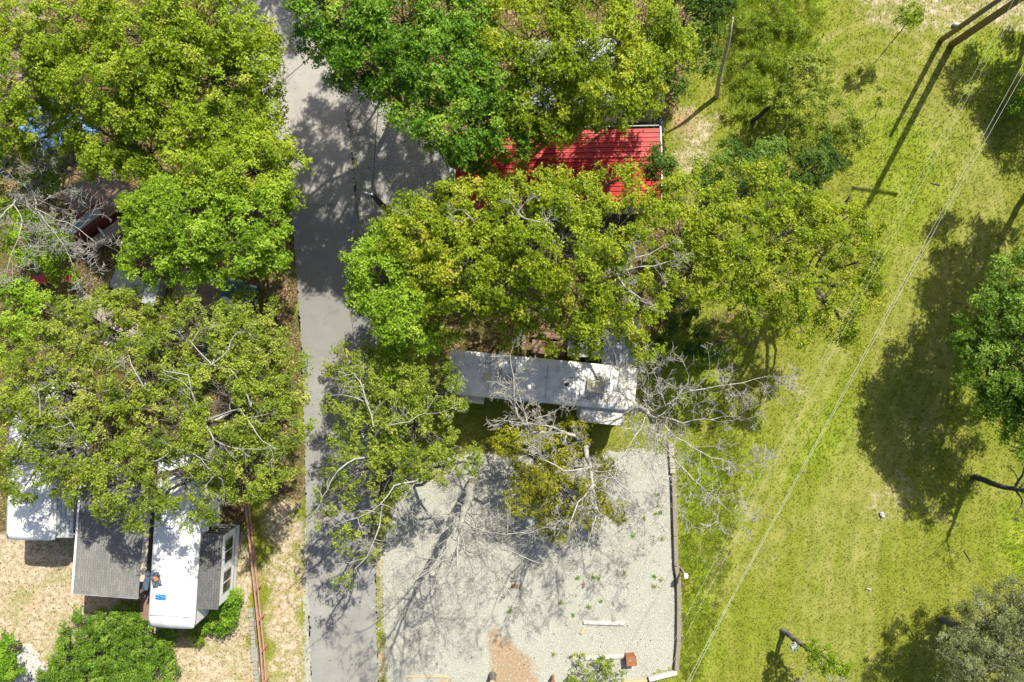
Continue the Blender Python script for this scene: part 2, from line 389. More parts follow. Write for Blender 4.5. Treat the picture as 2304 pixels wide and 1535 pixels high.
def leaf_mat(name, dark, mid, lite, trans=0.46, rough=0.5, accent=None):
    t = NT(name); v = t.attr('v')
    c = t.ramp(v, [(0.0, dark), (0.5, mid), (0.93, lite), (1.0, accent or lite)])
    t.setin(t.b.inputs['Base Color'], c); t.b.inputs['Roughness'].default_value = rough; t.b.inputs['Specular IOR Level'].default_value = 0.22
    tr = t.n('ShaderNodeBsdfTranslucent'); t.L(t.mix(1.0, c, (1.20, 1.15, 0.5), 'MULTIPLY'), tr.inputs['Color'])
    mx = t.n('ShaderNodeMixShader'); mx.inputs[0].default_value = trans
    t.L(t.b.outputs[0], mx.inputs[1]); t.L(tr.outputs[0], mx.inputs[2]); t.L(mx.outputs[0], t.out.inputs['Surface'])
    return t.m
LM = {
 'bright': leaf_mat('bright yellow-green oak leaf', (0.125, 0.195, 0.007), (0.265, 0.375, 0.014), (0.41, 0.49, 0.05), accent=(0.44, 0.43, 0.08)),
 'lime':   leaf_mat('lime green leaf', (0.11, 0.2, 0.007), (0.23, 0.375, 0.016), (0.39, 0.51, 0.06)),
 'green':  leaf_mat('green oak leaf', (0.06, 0.15, 0.007), (0.14, 0.285, 0.014), (0.29, 0.44, 0.05), accent=(0.37, 0.43, 0.07)),
 'yellow': leaf_mat('yellow-green oak leaf', (0.115, 0.175, 0.006), (0.25, 0.335, 0.01), (0.41, 0.46, 0.035), accent=(0.44, 0.41, 0.06)),
 'olive':  leaf_mat('olive small leaf', (0.11, 0.165, 0.012), (0.24, 0.315, 0.026), (0.4, 0.46, 0.08), accent=(0.44, 0.42, 0.11)),
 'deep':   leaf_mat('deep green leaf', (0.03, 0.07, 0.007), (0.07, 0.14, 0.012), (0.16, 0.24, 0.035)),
 'bluish': leaf_mat('cool green leaf', (0.05, 0.115, 0.01), (0.12, 0.22, 0.022), (0.25, 0.36, 0.07)),
 'grey':   leaf_mat('grey-green willow leaf', (0.08, 0.1, 0.034), (0.18, 0.21, 0.085), (0.34, 0.37, 0.2)),
 'cedar':  leaf_mat('yellow-olive cedar spray', (0.1, 0.11, 0.004), (0.24, 0.25, 0.009), (0.38, 0.36, 0.025), trans=0.2, rough=0.7),
 'weed':   leaf_mat('weed leaf', (0.085, 0.15, 0.006), (0.2, 0.3, 0.01), (0.35, 0.42, 0.035)),
 'shrub':  leaf_mat('mid green shrub leaf', (0.06, 0.13, 0.008), (0.135, 0.25, 0.018), (0.27, 0.40, 0.06)),
 'dead':   leaf_mat('dead brown leaf', (0.07, 0.042, 0.02), (0.17, 0.105, 0.05), (0.38, 0.28, 0.17), trans=0.1, rough=0.8),
}
def bark(name, c, c2, sc_=6):
    t = NT(name); v = t.pos()
    k = t.ramp(t.noise(sc_, 6, 0.7, v, 0.5), [(0.3, c), (0.7, c2)])
    k = t.mix(t.ramp(t.noise(sc_*3.3, 4, 0.7, v), [(0.35, 0.55), (0.55, 0.0)]), k, tuple(x*0.4 for x in c))
    t.bump(t.noise(sc_*3.3, 4, 0.7, v), 0.6, 0.02)
    return t.done(k, 0.9, 0.15)
M_BARK = bark('grey-brown bark', (0.075, 0.066, 0.054), (0.20, 0.185, 0.16))
M_PALEBARK = bark('pale lichened bark', (0.22, 0.21, 0.185), (0.45, 0.44, 0.40))
M_DEADBARK = bark('bleached dead wood', (0.25, 0.235, 0.205), (0.52, 0.50, 0.44))
M_SNAG = bark('sun-bleached snag wood', (0.40, 0.34, 0.25), (0.60, 0.54, 0.43))
M_DARKBARK = bark('dark wet bark', (0.045, 0.04, 0.033), (0.12, 0.11, 0.095))

M_WHITE = plain('white painted metal', (0.66, 0.66, 0.64), 0.5, 0.3, 0.08, 1.2, dirt=(0.42, 0.40, 0.36), dirt_amt=0.3)
M_RVROOF = plain('weathered white roof membrane', (0.60, 0.595, 0.57), 0.7, 0.2, 0.16, 1.6, dirt=(0.27, 0.245, 0.20), dirt_amt=0.65)
M_RVROOF2 = plain('clean white roof membrane', (0.64, 0.645, 0.63), 0.6, 0.2, 0.14, 1.2, dirt=(0.36, 0.35, 0.31), dirt_amt=0.5)
M_OLDWHITE = plain('stained white panel', (0.47, 0.465, 0.44), 0.7, 0.2, 0.22, 2.2, dirt=(0.25, 0.22, 0.17), dirt_amt=0.6)
M_CREAM = plain('cream plastic', (0.50, 0.45, 0.33), 0.6, 0.3, 0.2, 5, dirt=(0.25, 0.20, 0.13))
M_GREYPL = plain('grey plastic', (0.30, 0.31, 0.31), 0.6, 0.3, 0.15, 4, dirt=(0.20, 0.18, 0.15))
M_DARK = plain('dark rubber', (0.035, 0.035, 0.037), 0.7, 0.3, 0.3, 6)
M_GLASS = plain('dark window glass', (0.025, 0.03, 0.035), 0.08, 0.6, 0.2, 2)
M_TAN = plain('tan siding', (0.40, 0.35, 0.27), 0.7, 0.3, 0.12, 2)
M_GALV = plain('galvanised roof sheet', (0.36, 0.375, 0.38), 0.5, 0.4, 0.18, 2.0, metal=0.2, dirt=(0.27, 0.22, 0.17))
M_OLDGALV = plain('dull blue-grey roof sheet', (0.22, 0.245, 0.26), 0.55, 0.3, 0.2, 2.0, dirt=(0.16, 0.13, 0.10))
M_TANBLOCK = plain('tan concrete block', (0.34, 0.31, 0.25), 0.9, 0.15, 0.2, 5, bump=0.3, dirt=(0.18, 0.16, 0.10))
M_RED = plain('red painted roof sheet', (0.44, 0.030, 0.028), 0.55, 0.3, 0.28, 1.3, dirt=(0.20, 0.035, 0.028), dirt_amt=0.7)
M_BROWN = plain('brown painted boards', (0.21, 0.125, 0.095), 0.7, 0.25, 0.18, 4)
M_BROWNROOF = plain('brown corrugated sheet', (0.21, 0.15, 0.115), 0.55, 0.4, 0.25, 3, dirt=(0.34, 0.25, 0.17))
M_WOOD = plain('weathered wood', (0.30, 0.26, 0.21), 0.85, 0.15, 0.3, 8, bump=0.3)
M_FRESH = plain('fresh sawn wood', (0.50, 0.34, 0.19), 0.8, 0.2, 0.2, 8)
M_REDWOOD = plain('red-stained rail', (0.36, 0.19, 0.14), 0.75, 0.2, 0.2, 5)
M_DARKRED = plain('dark red painted wall', (0.15, 0.03, 0.025), 0.7, 0.3, 0.2, 3)
M_CONC = plain('pale concrete', (0.42, 0.41, 0.38), 0.85, 0.2, 0.18, 5, bump=0.2, dirt=(0.25, 0.23, 0.19))
M_BLOCK = plain('mossy concrete block', (0.26, 0.25, 0.21), 0.9, 0.2, 0.25, 5, bump=0.3, dirt=(0.14, 0.15, 0.07))
M_TIMBER = plain('old landscape timber', (0.22, 0.185, 0.145), 0.9, 0.15, 0.3, 7, bump=0.4)
M_BLUE = plain('blue tarp', (0.030, 0.17, 0.42), 0.4, 0.45, 0.2, 3)
M_BLUETARP = plain('faded blue tarp', (0.12, 0.22, 0.42), 0.35, 0.5, 0.4, 2.5)
M_SLATE = plain('slate blue cloth', (0.075, 0.10, 0.14), 0.7, 0.3, 0.35, 7)
M_RUST = plain('rusty metal', (0.25, 0.105, 0.045), 0.8, 0.3, 0.35, 6, dirt=(0.12, 0.05, 0.03))
M_POLE = plain('creosoted pole', (0.27, 0.20, 0.115), 0.9, 0.15, 0.3, 6, bump=0.4)
M_WIRE = plain('aluminium conductor', (0.45, 0.45, 0.43), 0.55, 0.4, 0.1, 2)
M_BLACKWIRE = plain('black cable', (0.03, 0.03, 0.03), 0.6, 0.3, 0.1, 2)
M_ORANGE = plain('rust orange cloth', (0.42, 0.16, 0.06), 0.8, 0.2, 0.3, 9)
M_TEAL = plain('dark teal car paint', (0.02, 0.075, 0.085), 0.25, 0.5, 0.1, 2)
M_STRED = plain('red plastic', (0.42, 0.05, 0.03), 0.5, 0.4, 0.15, 3)
def mat_shingle(name, a, b):
    t = NT(name); v = t.obj()
    x = t.n('ShaderNodeTexBrick'); x.inputs['Scale'].default_value = 1.0; x.inputs['Brick Width'].default_value = 0.30; x.inputs['Row Height'].default_value = 0.125
    x.inputs['Mortar Size'].default_value = 0.006; x.inputs['Color1'].default_value = (*a, 1); x.inputs['Color2'].default_value = (*b, 1); x.inputs['Mortar'].default_value = (a[0]*.45, a[1]*.45, a[2]*.45, 1)
    x.inputs['Bias'].default_value = 0.0; t.L(v, x.inputs['Vector'])
    c = t.mix(t.ramp(t.noise(1.1, 5, 0.7, v), [(0.35, 0.4), (0.65, 0.0)]), x.outputs['Color'], tuple(k*0.6 for k in a))
    c = t.mix(t.ramp(t.noise(40, 2, 0.8, v), [(0.35, 0.4), (0.6, 0.0)]), c, tuple(k*0.4 for k in a))
    return t.done(c, 0.95, 0.1)
M_SHINGLE = mat_shingle('grey asphalt shingle', (0.17, 0.168, 0.160), (0.235, 0.230, 0.215))
M_SHINGLE2 = mat_shingle('dark asphalt shingle', (0.12, 0.118, 0.115), (0.16, 0.155, 0.15))

# ------------------------------------------------------------------ ground, road, gravel
def axis(lo, hi, step, far):
    a = list(np.arange(lo, hi+1e-6, step)); ex = [lo-f for f in far][::-1]; ex2 = [hi+f for f in far]
    return np.array(ex+a+ex2)
far = (1, 3, 8, 20, 60, 150, 400)
gx, gy = axis(-33, 33, 0.22, far), axis(-23, 23, 0.22, far)
XX, YY = np.meshgrid(gx, gy); nx, ny = len(gx), len(gy)
Z4 = zones4(XX.ravel(), YY.ravel())
ii = np.arange(nx*ny).reshape(ny, nx)
Fg = np.stack([ii[:-1, :-1], ii[:-1, 1:], ii[1:, 1:], ii[1:, :-1]], -1).reshape(-1, 4)
Vg = np.stack([XX.ravel(), YY.ravel(), np.zeros(nx*ny)], -1)
ground = link('ground', np_mesh('ground', Vg, Fg, {'zones': ('POINT', 'FLOAT_COLOR', Z4), 'track': ('POINT', 'FLOAT', tracks(XX.ravel(), YY.ravel()))}), M_GROUND)
tag(ground, 'mown lawn, leaf litter and dry yard earth around the trailers', kind='structure')

def ragged(poly, step, amp, seed):
    r = np.random.default_rng(seed); out = []
    n = len(poly)
    for i in range(n):
        a = np.array(poly[i]); b = np.array(poly[(i+1) % n]); L = np.linalg.norm(b-a); k = max(1, int(L/step))
        nrm = np.array([b[1]-a[1], a[0]-b[0]])/max(L, 1e-6)
        for j in range(k):
            p = a+(b-a)*j/k
            out.append(p+nrm*(amp*(0.7*wob(np.array(p[0]*2.3), np.array(p[1]*2.3))+0.6*r.normal())))
    return out
def smooth_poly(poly, it=2):
    for _ in range(it):
        q = []
        for i in range(len(poly)):
            a = np.array(poly[i]); b = np.array(poly[(i+1) % len(poly)])
            q += [tuple(a*0.75+b*0.25), tuple(a*0.25+b*0.75)]
        poly = q
    return poly
def sheet(name, poly, z, mat, step, amp, seed, label):
    # fine grid cells whose centre lies inside, plus a ragged rim as one n-gon keeps the border irregular
    pts = ragged(poly, step, amp, seed)
    bm = bmesh.new(); vs = [bm.verts.new((p[0], p[1], z)) for p in pts]; bm.faces.new(vs)
    bmesh.ops.triangulate(bm, faces=bm.faces[:])
    m = bpy.data.meshes.new(name); bm.to_mesh(m); bm.free()
    if m.polygons[0].normal.z < 0: m.flip_normals()
    co = np.zeros(len(m.vertices)*3, np.float32); m.vertices.foreach_get('co', co); co = co.reshape(-1, 3)
    o = link(name, m, mat); tag(o, label, kind='structure'); return o
road = sheet('road', smooth_poly(ROAD), 0.012, M_ROAD, 0.10, 0.06, 1, 'narrow worn asphalt lane between the tree rows')
# gravel sheets as grids so that the earth patch can be blended by a per-vertex weight
def grid_sheet(name, poly, z, mat, cell, seed, label):
    poly = smooth_poly(poly, 1); pa = np.array(poly); lo = pa.min(0)-0.3; hi = pa.max(0)+0.3
    xs = np.arange(lo[0], hi[0], cell); ys = np.arange(lo[1], hi[1], cell); X, Y = np.meshgrid(xs, ys)
    d = sd_poly(X.ravel(), Y.ravel(), poly)+wob(X.ravel()*2, Y.ravel()*2)*0.10+np.random.default_rng(seed).normal(0, 0.035, X.size)
    keep = (d < 0).reshape(X.shape); idx = np.arange(X.size).reshape(X.shape)
    c = keep[:-1, :-1] & keep[:-1, 1:] & keep[1:, 1:] & keep[1:, :-1]
    F = np.stack([idx[:-1, :-1], idx[:-1, 1:], idx[1:, 1:], idx[1:, :-1]], -1)[c]
    used, inv = np.unique(F.ravel(), return_inverse=True)
    jit = np.random.default_rng(seed+1).uniform(-cell*.3, cell*.3, (X.size, 2))
    V = np.stack([X.ravel()+jit[:, 0], Y.ravel()+jit[:, 1], np.full(X.size, z)], -1)[used]
    o = link(name, np_mesh(name, V, inv.reshape(-1, 4), {'zones': ('POINT', 'FLOAT_COLOR', zones4(V[:, 0], V[:, 1]))}), mat)
    tag(o, label, kind='structure'); return o
pad = grid_sheet('gravel_pad', PAD, 0.004, M_PAD, 0.16, 3, 'empty pale gravel trailer pad edged with timbers')
park = grid_sheet('gravel_parking', PARK, 0.006, M_PARK, 0.14, 5, 'grey gravel parking beside the lane in front of the red roof')
path_poly = G([(40, 1440), (75, 1450), (110, 1500), (130, 1640), (-10, 1640), (30, 1540)])
grid_sheet('path', path_poly, 0.005, M_CONC, 0.14, 6, 'short pale concrete path at the corner shrub')
shoulder = G([(684, 1180), (693, 1180), (704, 1535), (714, 1900), (690, 1900), (681, 1400)])
grid_sheet('road_shoulder', shoulder, 0.008, M_PAD, 0.08, 8, 'thin pale gravel shoulder along the lane')

def in_any(x, y, polys, m=0.0):
    k = np.zeros(x.shape, bool)
    for p in polys: k |= sd_poly(x, y, p) < m
    return k

# ------------------------------------------------------------------ trees
def unit(a): return a/np.maximum(np.linalg.norm(a, axis=-1, keepdims=True), 1e-9)

def seg_mesh(name, segs, sides=4):
    """tapered wood from many (p0, p1, r0, r1) segments"""
    a = np.array([np.concatenate([s[0], s[1], [s[2], s[3]]]) for s in segs], np.float64)
    p0, p1, r0, r1 = a[:, 0:3], a[:, 3:6], a[:, 6], a[:, 7]
    d = unit(p1-p0); p1 = p1+d*(r1[:, None]*0.5)
    ref = np.where(np.abs(d[:, 2:3]) < 0.9, np.array([[0, 0, 1.0]]), np.array([[1.0, 0, 0]]))
    u = unit(np.cross(d, ref)); w = np.cross(d, u)
    Vs = []; Fs = []; base = 0
    big = np.maximum(r0, r1) > 0.05
    for mask, k in ((big, 7), (~big, sides)):
        n = int(mask.sum())
        if n == 0: continue
        t = np.arange(k)*2*math.pi/k; ring = u[mask][:, None, :]*np.cos(t)[None, :, None]+w[mask][:, None, :]*np.sin(t)[None, :, None]
        A = p0[mask][:, None, :]+ring*r0[mask][:, None, None]; B = p1[mask][:, None, :]+ring*r1[mask][:, None, None]
        V = np.concatenate([A, B], 1).reshape(-1, 3)
        q = np.arange(k); fq = np.stack([q, (q+1) % k, (q+1) % k+k, q+k], -1)
        F = (np.arange(n)*2*k)[:, None, None]+fq[None]+base
        Vs.append(V); Fs.append(F.reshape(-1, 4)); base += len(V)
    m = np_mesh(name, np.concatenate(Vs), np.concatenate(Fs))
    m.polygons.foreach_set('use_smooth', np.ones(len(m.polygons), bool))
    return m

def curve_pts(a, b, r, n, bend=0.12, sag=0.0):
    a = np.asarray(a, float); b = np.asarray(b, float); L = np.linalg.norm(b-a)
    off = r.normal(0, bend*L, 3); t = np.linspace(0, 1, n+1)[:, None]
    p = a+(b-a)*t+off*(np.sin(np.pi*t))
    p[:, 2:3] += sag*L*np.sin(np.pi*t)
    p[1:-1] += r.normal(0, 0.02*L, (n-1, 3)) if n > 1 else 0
    return p
def emit(segs, pts, r0, r1):
    n = len(pts)-1
    for i in range(n):
        segs.append((pts[i], pts[i+1], r0+(r1-r0)*i/n, r0+(r1-r0)*(i+1)/n))

def twigs(segs, p, d, L, rad, depth, r, kids=(3, 5), spread=0.75, ratio=0.62, up=0.05, rmin=0.006):
    """recursive bare branching"""
    n = 4 if depth > 0 else 3
    pts = [np.array(p)]; dd = np.array(d, float); dd /= np.linalg.norm(dd)
    for i in range(n):
        dd = dd+r.normal(0, 0.17, 3)+np.array([0, 0, up]); dd /= np.linalg.norm(dd)
        pts.append(pts[-1]+dd*L/n)
    re = max(rmin, rad*0.45); emit(segs, pts, rad, re)
    if depth <= 0: return
    k = r.integers(kids[0], kids[1]+1)
    for j in range(k):
        t = r.uniform(0.25, 1.0); x = t*n; i = min(int(x), n-1); f = x-i
        q = pts[i]*(1-f)+pts[i+1]*f
        ax = pts[i+1]-pts[i]; ax /= np.linalg.norm(ax)
        s = r.normal(0, 1, 3); s -= ax*s.dot(ax); s /= np.linalg.norm(s)
        nd = ax*(1-spread*0.5)+s*spread*r.uniform(0.5, 1.1)
        twigs(segs, q, nd, L*ratio*r.uniform(0.7, 1.15), max(rmin, (rad*(1-t)+re*t)*0.62), depth-1, r, kids, spread, ratio, up, rmin)

def leaves(C, D, k, size, r, clumpv, flat=0.3, aspect=0.58, droop=0.1):
    """k leaves in a rosette at every point of C with axis D; returns verts, faces, per-face value"""
    n = len(C); C = np.repeat(C, k, 0); D = np.repeat(D, k, 0); cv = np.repeat(clumpv, k)
    s = r.normal(0, 1, (n*k, 3)); s = unit(s-D*(s*D).sum(-1, keepdims=True))
    dr = unit(s+D*(flat+r.normal(0, 0.28, (n*k, 1)))); nrm = unit(D+r.normal(0, 0.38, (n*k, 3)))
    side = unit(np.cross(dr, nrm)); L = size*r.uniform(0.5, 1.4, (n*k, 1)); W = L*aspect*0.5
    b = C+dr*L*r.uniform(0.05, 0.25, (n*k, 1)); m = b+dr*L*0.52+nrm*L*0.06; tip = b+dr*L-nrm*L*droop
    m = b+dr*L*0.22+nrm*L*0.04
    V = np.stack([m+side*W, tip, m-side*W], 1).reshape(-1, 3)
    F = np.arange(n*k*3).reshape(-1, 3)
    v = np.clip(0.45+0.20*cv+r.normal(0, 0.22, n*k), 0, 1)
    return V, F, v

def poisson(n, gen, mind, r, tries=14):
    pts = []
    for _ in range(n):
        best = None; bd = -1
        for _ in range(tries):
            c = gen()
            d = min((np.linalg.norm(c-q) for q in pts), default=9)
            if d > bd: bd, best = d, c
            if d > mind: break
        if bd > mind*0.55: pts.append(best)
    return pts

TREE_STATS = [0]
def tree(name, label, lobes, kind='bright', clump=0.42, cover=2.0, lpc=150, leaf=0.138, aspect=0.58, barkm=None, seed=1, base=None,
         vert=0.55, exposed=None, bare=0, group=None, cat='tree', trunk_r=0.17, stem=0.45, limbs=True, thick=0.62, rosette=6, twiggy=0.000, shell=0.72):
    """lobes: (px, py, radius px, centre height m) as they appear in the photograph"""
    r = np.random.default_rng(seed); barkm = barkm or M_BARK
    LB = []
    for px, py, rp, z in lobes:
        LB.append((np.array(P(px, py, z)), S(rp, z)))
    wts = np.array([l[1]**2 for l in LB]); cen = sum(w*l[0] for w, l in zip(wts, LB))/wts.sum()
    b = np.array(P(*base)) if base else np.array([cen[0]+r.normal(0, .3), cen[1]+r.normal(0, .3), 0.0])
    root = thing(name, label, cat, tuple(b), 0.0, group)
    zt = cen[2]
    segs = []; limbs_ = []
    fork = np.array([b[0]+(cen[0]-b[0])*0.35, b[1]+(cen[1]-b[1])*0.35, max(0.15, zt*stem)])
    tp = curve_pts(b, fork, r, 5, 0.03); emit(segs, tp-b, trunk_r*1.15, trunk_r*0.85)
    C_all, D_all, V_all = [], [], []; LIMBP = []
    for lc, lr in LB:
        rz = lr*vert
        anchor = lc-np.array([0, 0, rz*0.35])
        lp = curve_pts(fork, anchor, r, 5, 0.07, 0.04)
        LIMBP += list(lp)
        if limbs: emit(segs, lp-b, trunk_r*0.62, trunk_r*0.26)
        nc = max(3, int(cover*(lr/clump)**2))
        ph = r.uniform(0, 6.28, 3)
        def gen():
            a = r.uniform(0, 2*math.pi); h = r.uniform(-0.25, 1.0); q = math.sqrt(max(0, 1-h*h))
            k = r.uniform(shell, 1.0)*(1+0.13*math.sin(2*a+ph[0])+0.11*math.sin(3*a+ph[1])+0.09*math.sin(5*a+ph[2]))
            k *= 1-0.35*clump/max(lr, clump)
            return lc+np.array([math.cos(a)*q*lr*k, math.sin(a)*q*lr*k, h*rz*k])
        for c in poisson(nc, gen, clump*0.8, r):
            rc = clump*r.uniform(0.7, 1.25); cv = r.normal(0, 1)
            out = unit(c-(lc-np.array([0, 0, rz*0.8])))
            if limbs:
                j = int(np.clip(np.argmin(np.linalg.norm(lp[1:]-c, axis=1))+1+r.integers(-2, 1), 0, len(lp)-2)); f_ = r.random()
                if True:
                    bp = curve_pts(lp[j]*(1-f_)+lp[j+1]*f_, c, r, 4, 0.18); emit(segs, bp-b, min(.024, trunk_r*0.16), 0.009)
                for _ in range(2):
                    e = c+unit(r.normal(0, 1, 3)+out*0.7+np.array([0, 0, .2]))*rc*0.9
                    emit(segs, curve_pts(c, e, r, 2, 0.1)-b, 0.015, 0.007)
                if twiggy and r.random() < twiggy:
                    e = c+unit(r.normal(0, 1, 3)*np.array([1, 1, .25])+out*0.8)*rc*r.uniform(1.2, 2.0)+np.array([0, 0, rc*0.6])
                    twigs(segs, c+np.array([0, 0, rc*0.45])-b, e-c, np.linalg.norm(e-c), 0.022, 2, r, (2, 4))
            nr = max(4, int(1.75*lpc*(rc/clump)**2/rosette*r.uniform(0.8, 1.2)))
            d = unit(r.normal(0, 1, (nr, 3))+np.array([0, 0, 0.45])+out*0.45)
            rad = rc*np.clip(r.normal(0.72, 0.34, (nr, 1)), 0.05, 1.75)
            C_all.append(c+d*rad*np.array([1, 1, thick])); D_all.append(unit(d+np.array([0, 0, 0.75]))); V_all.append(np.full(nr, cv)+r.normal(0, 0.35, nr))
    allp = np.array(LIMBP)
    def lp_near(p):
        return allp[int(np.argmin(np.linalg.norm(allp-p, axis=1)))]
    for line in (exposed or []):
        pts = [np.array(P(*q[:3])) for q in line]; rr = (line[0][3] if len(line[0]) > 3 else 0.07)*0.62
        dense = []
        for i in range(len(pts)-1):
            cp = curve_pts(pts[i], pts[i+1], r, 3, 0.05); dense += list(cp[:-1])
        dense.append(pts[-1]); dense = np.array(dense)
        pale = []; limbs_.append(pale); emit(pale, dense-b, rr, rr*0.35)
        for i in range(1, len(dense)):
            if r.random() < 0.55:
                d = dense[i]-dense[i-1]; s = unit(r.normal(0, 1, 3)*np.array([1, 1, .4]))
                twigs(pale, dense[i]-b, unit(d)*0.6+s*0.8, r.uniform(0.5, 1.2), rr*0.35, 2, r, (2, 4))
        # wood that runs out of sight joins the fork
        emit(pale, curve_pts(lp_near(dense[0]), dense[0], r, 4, 0.10)-b, rr*1.15, rr)
    C = np.concatenate(C_all); D = np.concatenate(D_all); cv = np.concatenate(V_all)
    V, F, v = leaves(C, D, rosette, leaf*0.88, r, cv, aspect=aspect*1.08)
    V[:, 2] = np.maximum(V[:, 2], 0.02)
    link('trunk', seg_mesh('trunk', segs, 3), barkm, root)
    for pale in limbs_: link('limb', seg_mesh('limb', pale), M_PALEBARK, root)
    link('crown', np_mesh('crown', V-b, F, {'v': ('FACE', 'FLOAT', v)}), LM[kind], root)
    TREE_STATS[0] += len(F)
    return root

def dead_tree(name, label, mains, seed, barkm=None, depth=2, step=0.55, length=1.6, group=None, kids=(3, 5), rmin=0.007, up=0.03, minr=0.0, thin=1.0):
    """mains: polylines of (px, py, z, radius); the first starts at the ground"""
    r = np.random.default_rng(seed); barkm = barkm or M_DEADBARK
    b = np.array(P(*mains[0][0][:3])); root = thing(name, label, 'tree', tuple(b), 0.0, group)
    big, small = [], []
    for line in mains:
        pts = [np.array(P(*q[:3])) for q in line]; rad = [q[3]*(thin if q[3] < .13 else 1) for q in line]
        dense, dr = [], []
        for i in range(len(pts)-1):
            k = max(2, int(np.linalg.norm(pts[i+1]-pts[i])/0.45)); cp = curve_pts(pts[i], pts[i+1], r, k, 0.035)
            dense += list(cp[:-1]); dr += list(np.linspace(rad[i], rad[i+1], k, endpoint=False))
        dense.append(pts[-1]); dr.append(rad[-1])
        for i in range(len(dense)-1): big.append((dense[i]-b, dense[i+1]-b, dr[i], dr[i+1]))
        acc = 0.0
        for i in range(1, len(dense)):
            acc += np.linalg.norm(dense[i]-dense[i-1])
            if dr[i] < 0.10 and dense[i][2] > minr and acc > step*r.uniform(0.5, 1.2):
                acc = 0; d = unit(dense[i]-dense[i-1]); s = r.normal(0, 1, 3); s -= d*s.dot(d); s = unit(s)
                twigs(small, dense[i]-b, d*0.65+s*0.8, length*r.uniform(0.5, 1.2), max(rmin, dr[i]*0.55), depth, r, kids, up=up, rmin=rmin)
        twigs(small, dense[-1]-b, dense[-1]-dense[-2], length*0.8, max(rmin, dr[-1]*0.9), depth, r, kids, up=up, rmin=rmin)
    link('trunk', seg_mesh('trunk', big), barkm, root)
    link('branches', seg_mesh('branches', small, 3), barkm, root)
    return root

# upper left oaks, bright yellow-green
OAK = 'tall oaks across the lane from the red roof'
tree('oak_tree', 'yellow-green oak covering brown shed roofs, left of the blue tarps', [(45, 150, 105, 7.5), (150, 45, 100, 8.5), (20, 270, 70, 7), (170, 170, 80, 8), (10, 40, 60, 7.5), (30, 350, 55, 5.5), (80, 255, 36, 6.4), (75, 330, 30, 5)], 'bright', seed=11, cover=1.9)
tree('oak_tree', 'broad yellow-green oak with bright blue tarp scraps showing through its crown', [(320, 80, 140, 9), (440, 45, 130, 9), (260, 190, 110, 8.3), (350, 200, 90, 8.2)], 'bright', seed=12, cover=2.0)
tree('oak_tree', 'yellow-green oak overhanging the lane opposite the gravel parking', [(480, 170, 130, 8.5), (575, 150, 75, 7.5), (585, 235, 60, 7), (430, 275, 110, 8), (540, 90, 70, 7.6)], 'bright', seed=13, cover=1.9)
tree('oak_tree', 'yellow-green oak between the faded blue tarp and the plank deck', [(250, 300, 90, 7), (330, 340, 85, 7), (180, 265, 55, 6.5), (130, 215, 50, 6.4), (165, 315, 34, 6), (110, 280, 16, 5), (215, 370, 40, 6)], 'bright', seed=14, cover=1.9)
tree('oak_tree', 'yellow-green oak whose rounded crown stands over the lane edge', [(560, 380, 105, 8), (630, 420, 55, 7), (480, 390, 95, 8), (520, 300, 85, 8), (610, 330, 50, 7)], 'bright', seed=15, cover=2.0)
tree('oak_tree', 'bright lime oak above the grey lid and the white cabinet', [(420, 490, 115, 8), (550, 510, 100, 8), (350, 570, 75, 7), (610, 570, 55, 7), (420, 590, 55, 7), (330, 490, 55, 7), (500, 580, 60, 7)], 'lime', seed=16, cover=2.0)
tree('oak_tree', 'small lime oak beside the long weathered boardwalk', [(25, 700, 80, 6), (70, 680, 45, 5.5), (10, 780, 50, 5.5)], 'lime', seed=17, cover=2.0)
tree('oak_tree', 'low lime sapling growing under the bleached dead tree', [(60, 530, 80, 4), (30, 440, 50, 4), (120, 570, 50, 3.5), (100, 410, 40, 3.5), (110, 360, 35, 3.5), (150, 620, 30, 3)], 'lime', seed=18, cover=1.6, trunk_r=0.09)
# sparse oaks above the left trailers
tree('post_oak', 'thin-leaved olive oak spreading over the far white trailer roof', [(120, 870, 130, 7), (50, 960, 110, 7), (190, 980, 120, 7), (70, 1060, 80, 6.3), (20, 880, 80, 6.5)], 'olive', clump=0.36, cover=1.35, lpc=100, leaf=0.122, seed=21, twiggy=0.056,
     exposed=[[(40, 1010, 7.4, .06), (90, 940, 8.2), (85, 880, 8.4), (130, 850, 8.4)], [(200, 1010, 7.8, .05), (160, 950, 8.2), (110, 960, 8.3)]])
tree('post_oak', 'thin-leaved olive oak standing over the boardwalk end', [(230, 750, 105, 6.5), (320, 850, 110, 7), (160, 730, 70, 6), (290, 700, 50, 6)], 'olive', clump=0.36, cover=1.35, lpc=100, leaf=0.122, seed=22, twiggy=0.049,
     exposed=[[(330, 880, 7.6, .06), (300, 830, 8), (290, 800, 8), (240, 830, 8)]])
tree('post_oak', 'thin-leaved olive oak hiding a dark teal car by the lane', [(460, 780, 125, 7), (555, 710, 70, 6), (400, 720, 65, 6), (610, 790, 75, 6.5), (540, 780, 70, 6.8)], 'olive', clump=0.35, cover=1.2, lpc=95, leaf=0.122, seed=23, twiggy=0.056,
     exposed=[[(564, 914, 7.6, .07), (527, 840, 8.3), (477, 820, 8.4), (514, 787, 8.5), (534, 747, 8.4)], [(477, 820, 8.4, .05), (430, 770, 8.3), (455, 740, 8.2)]])
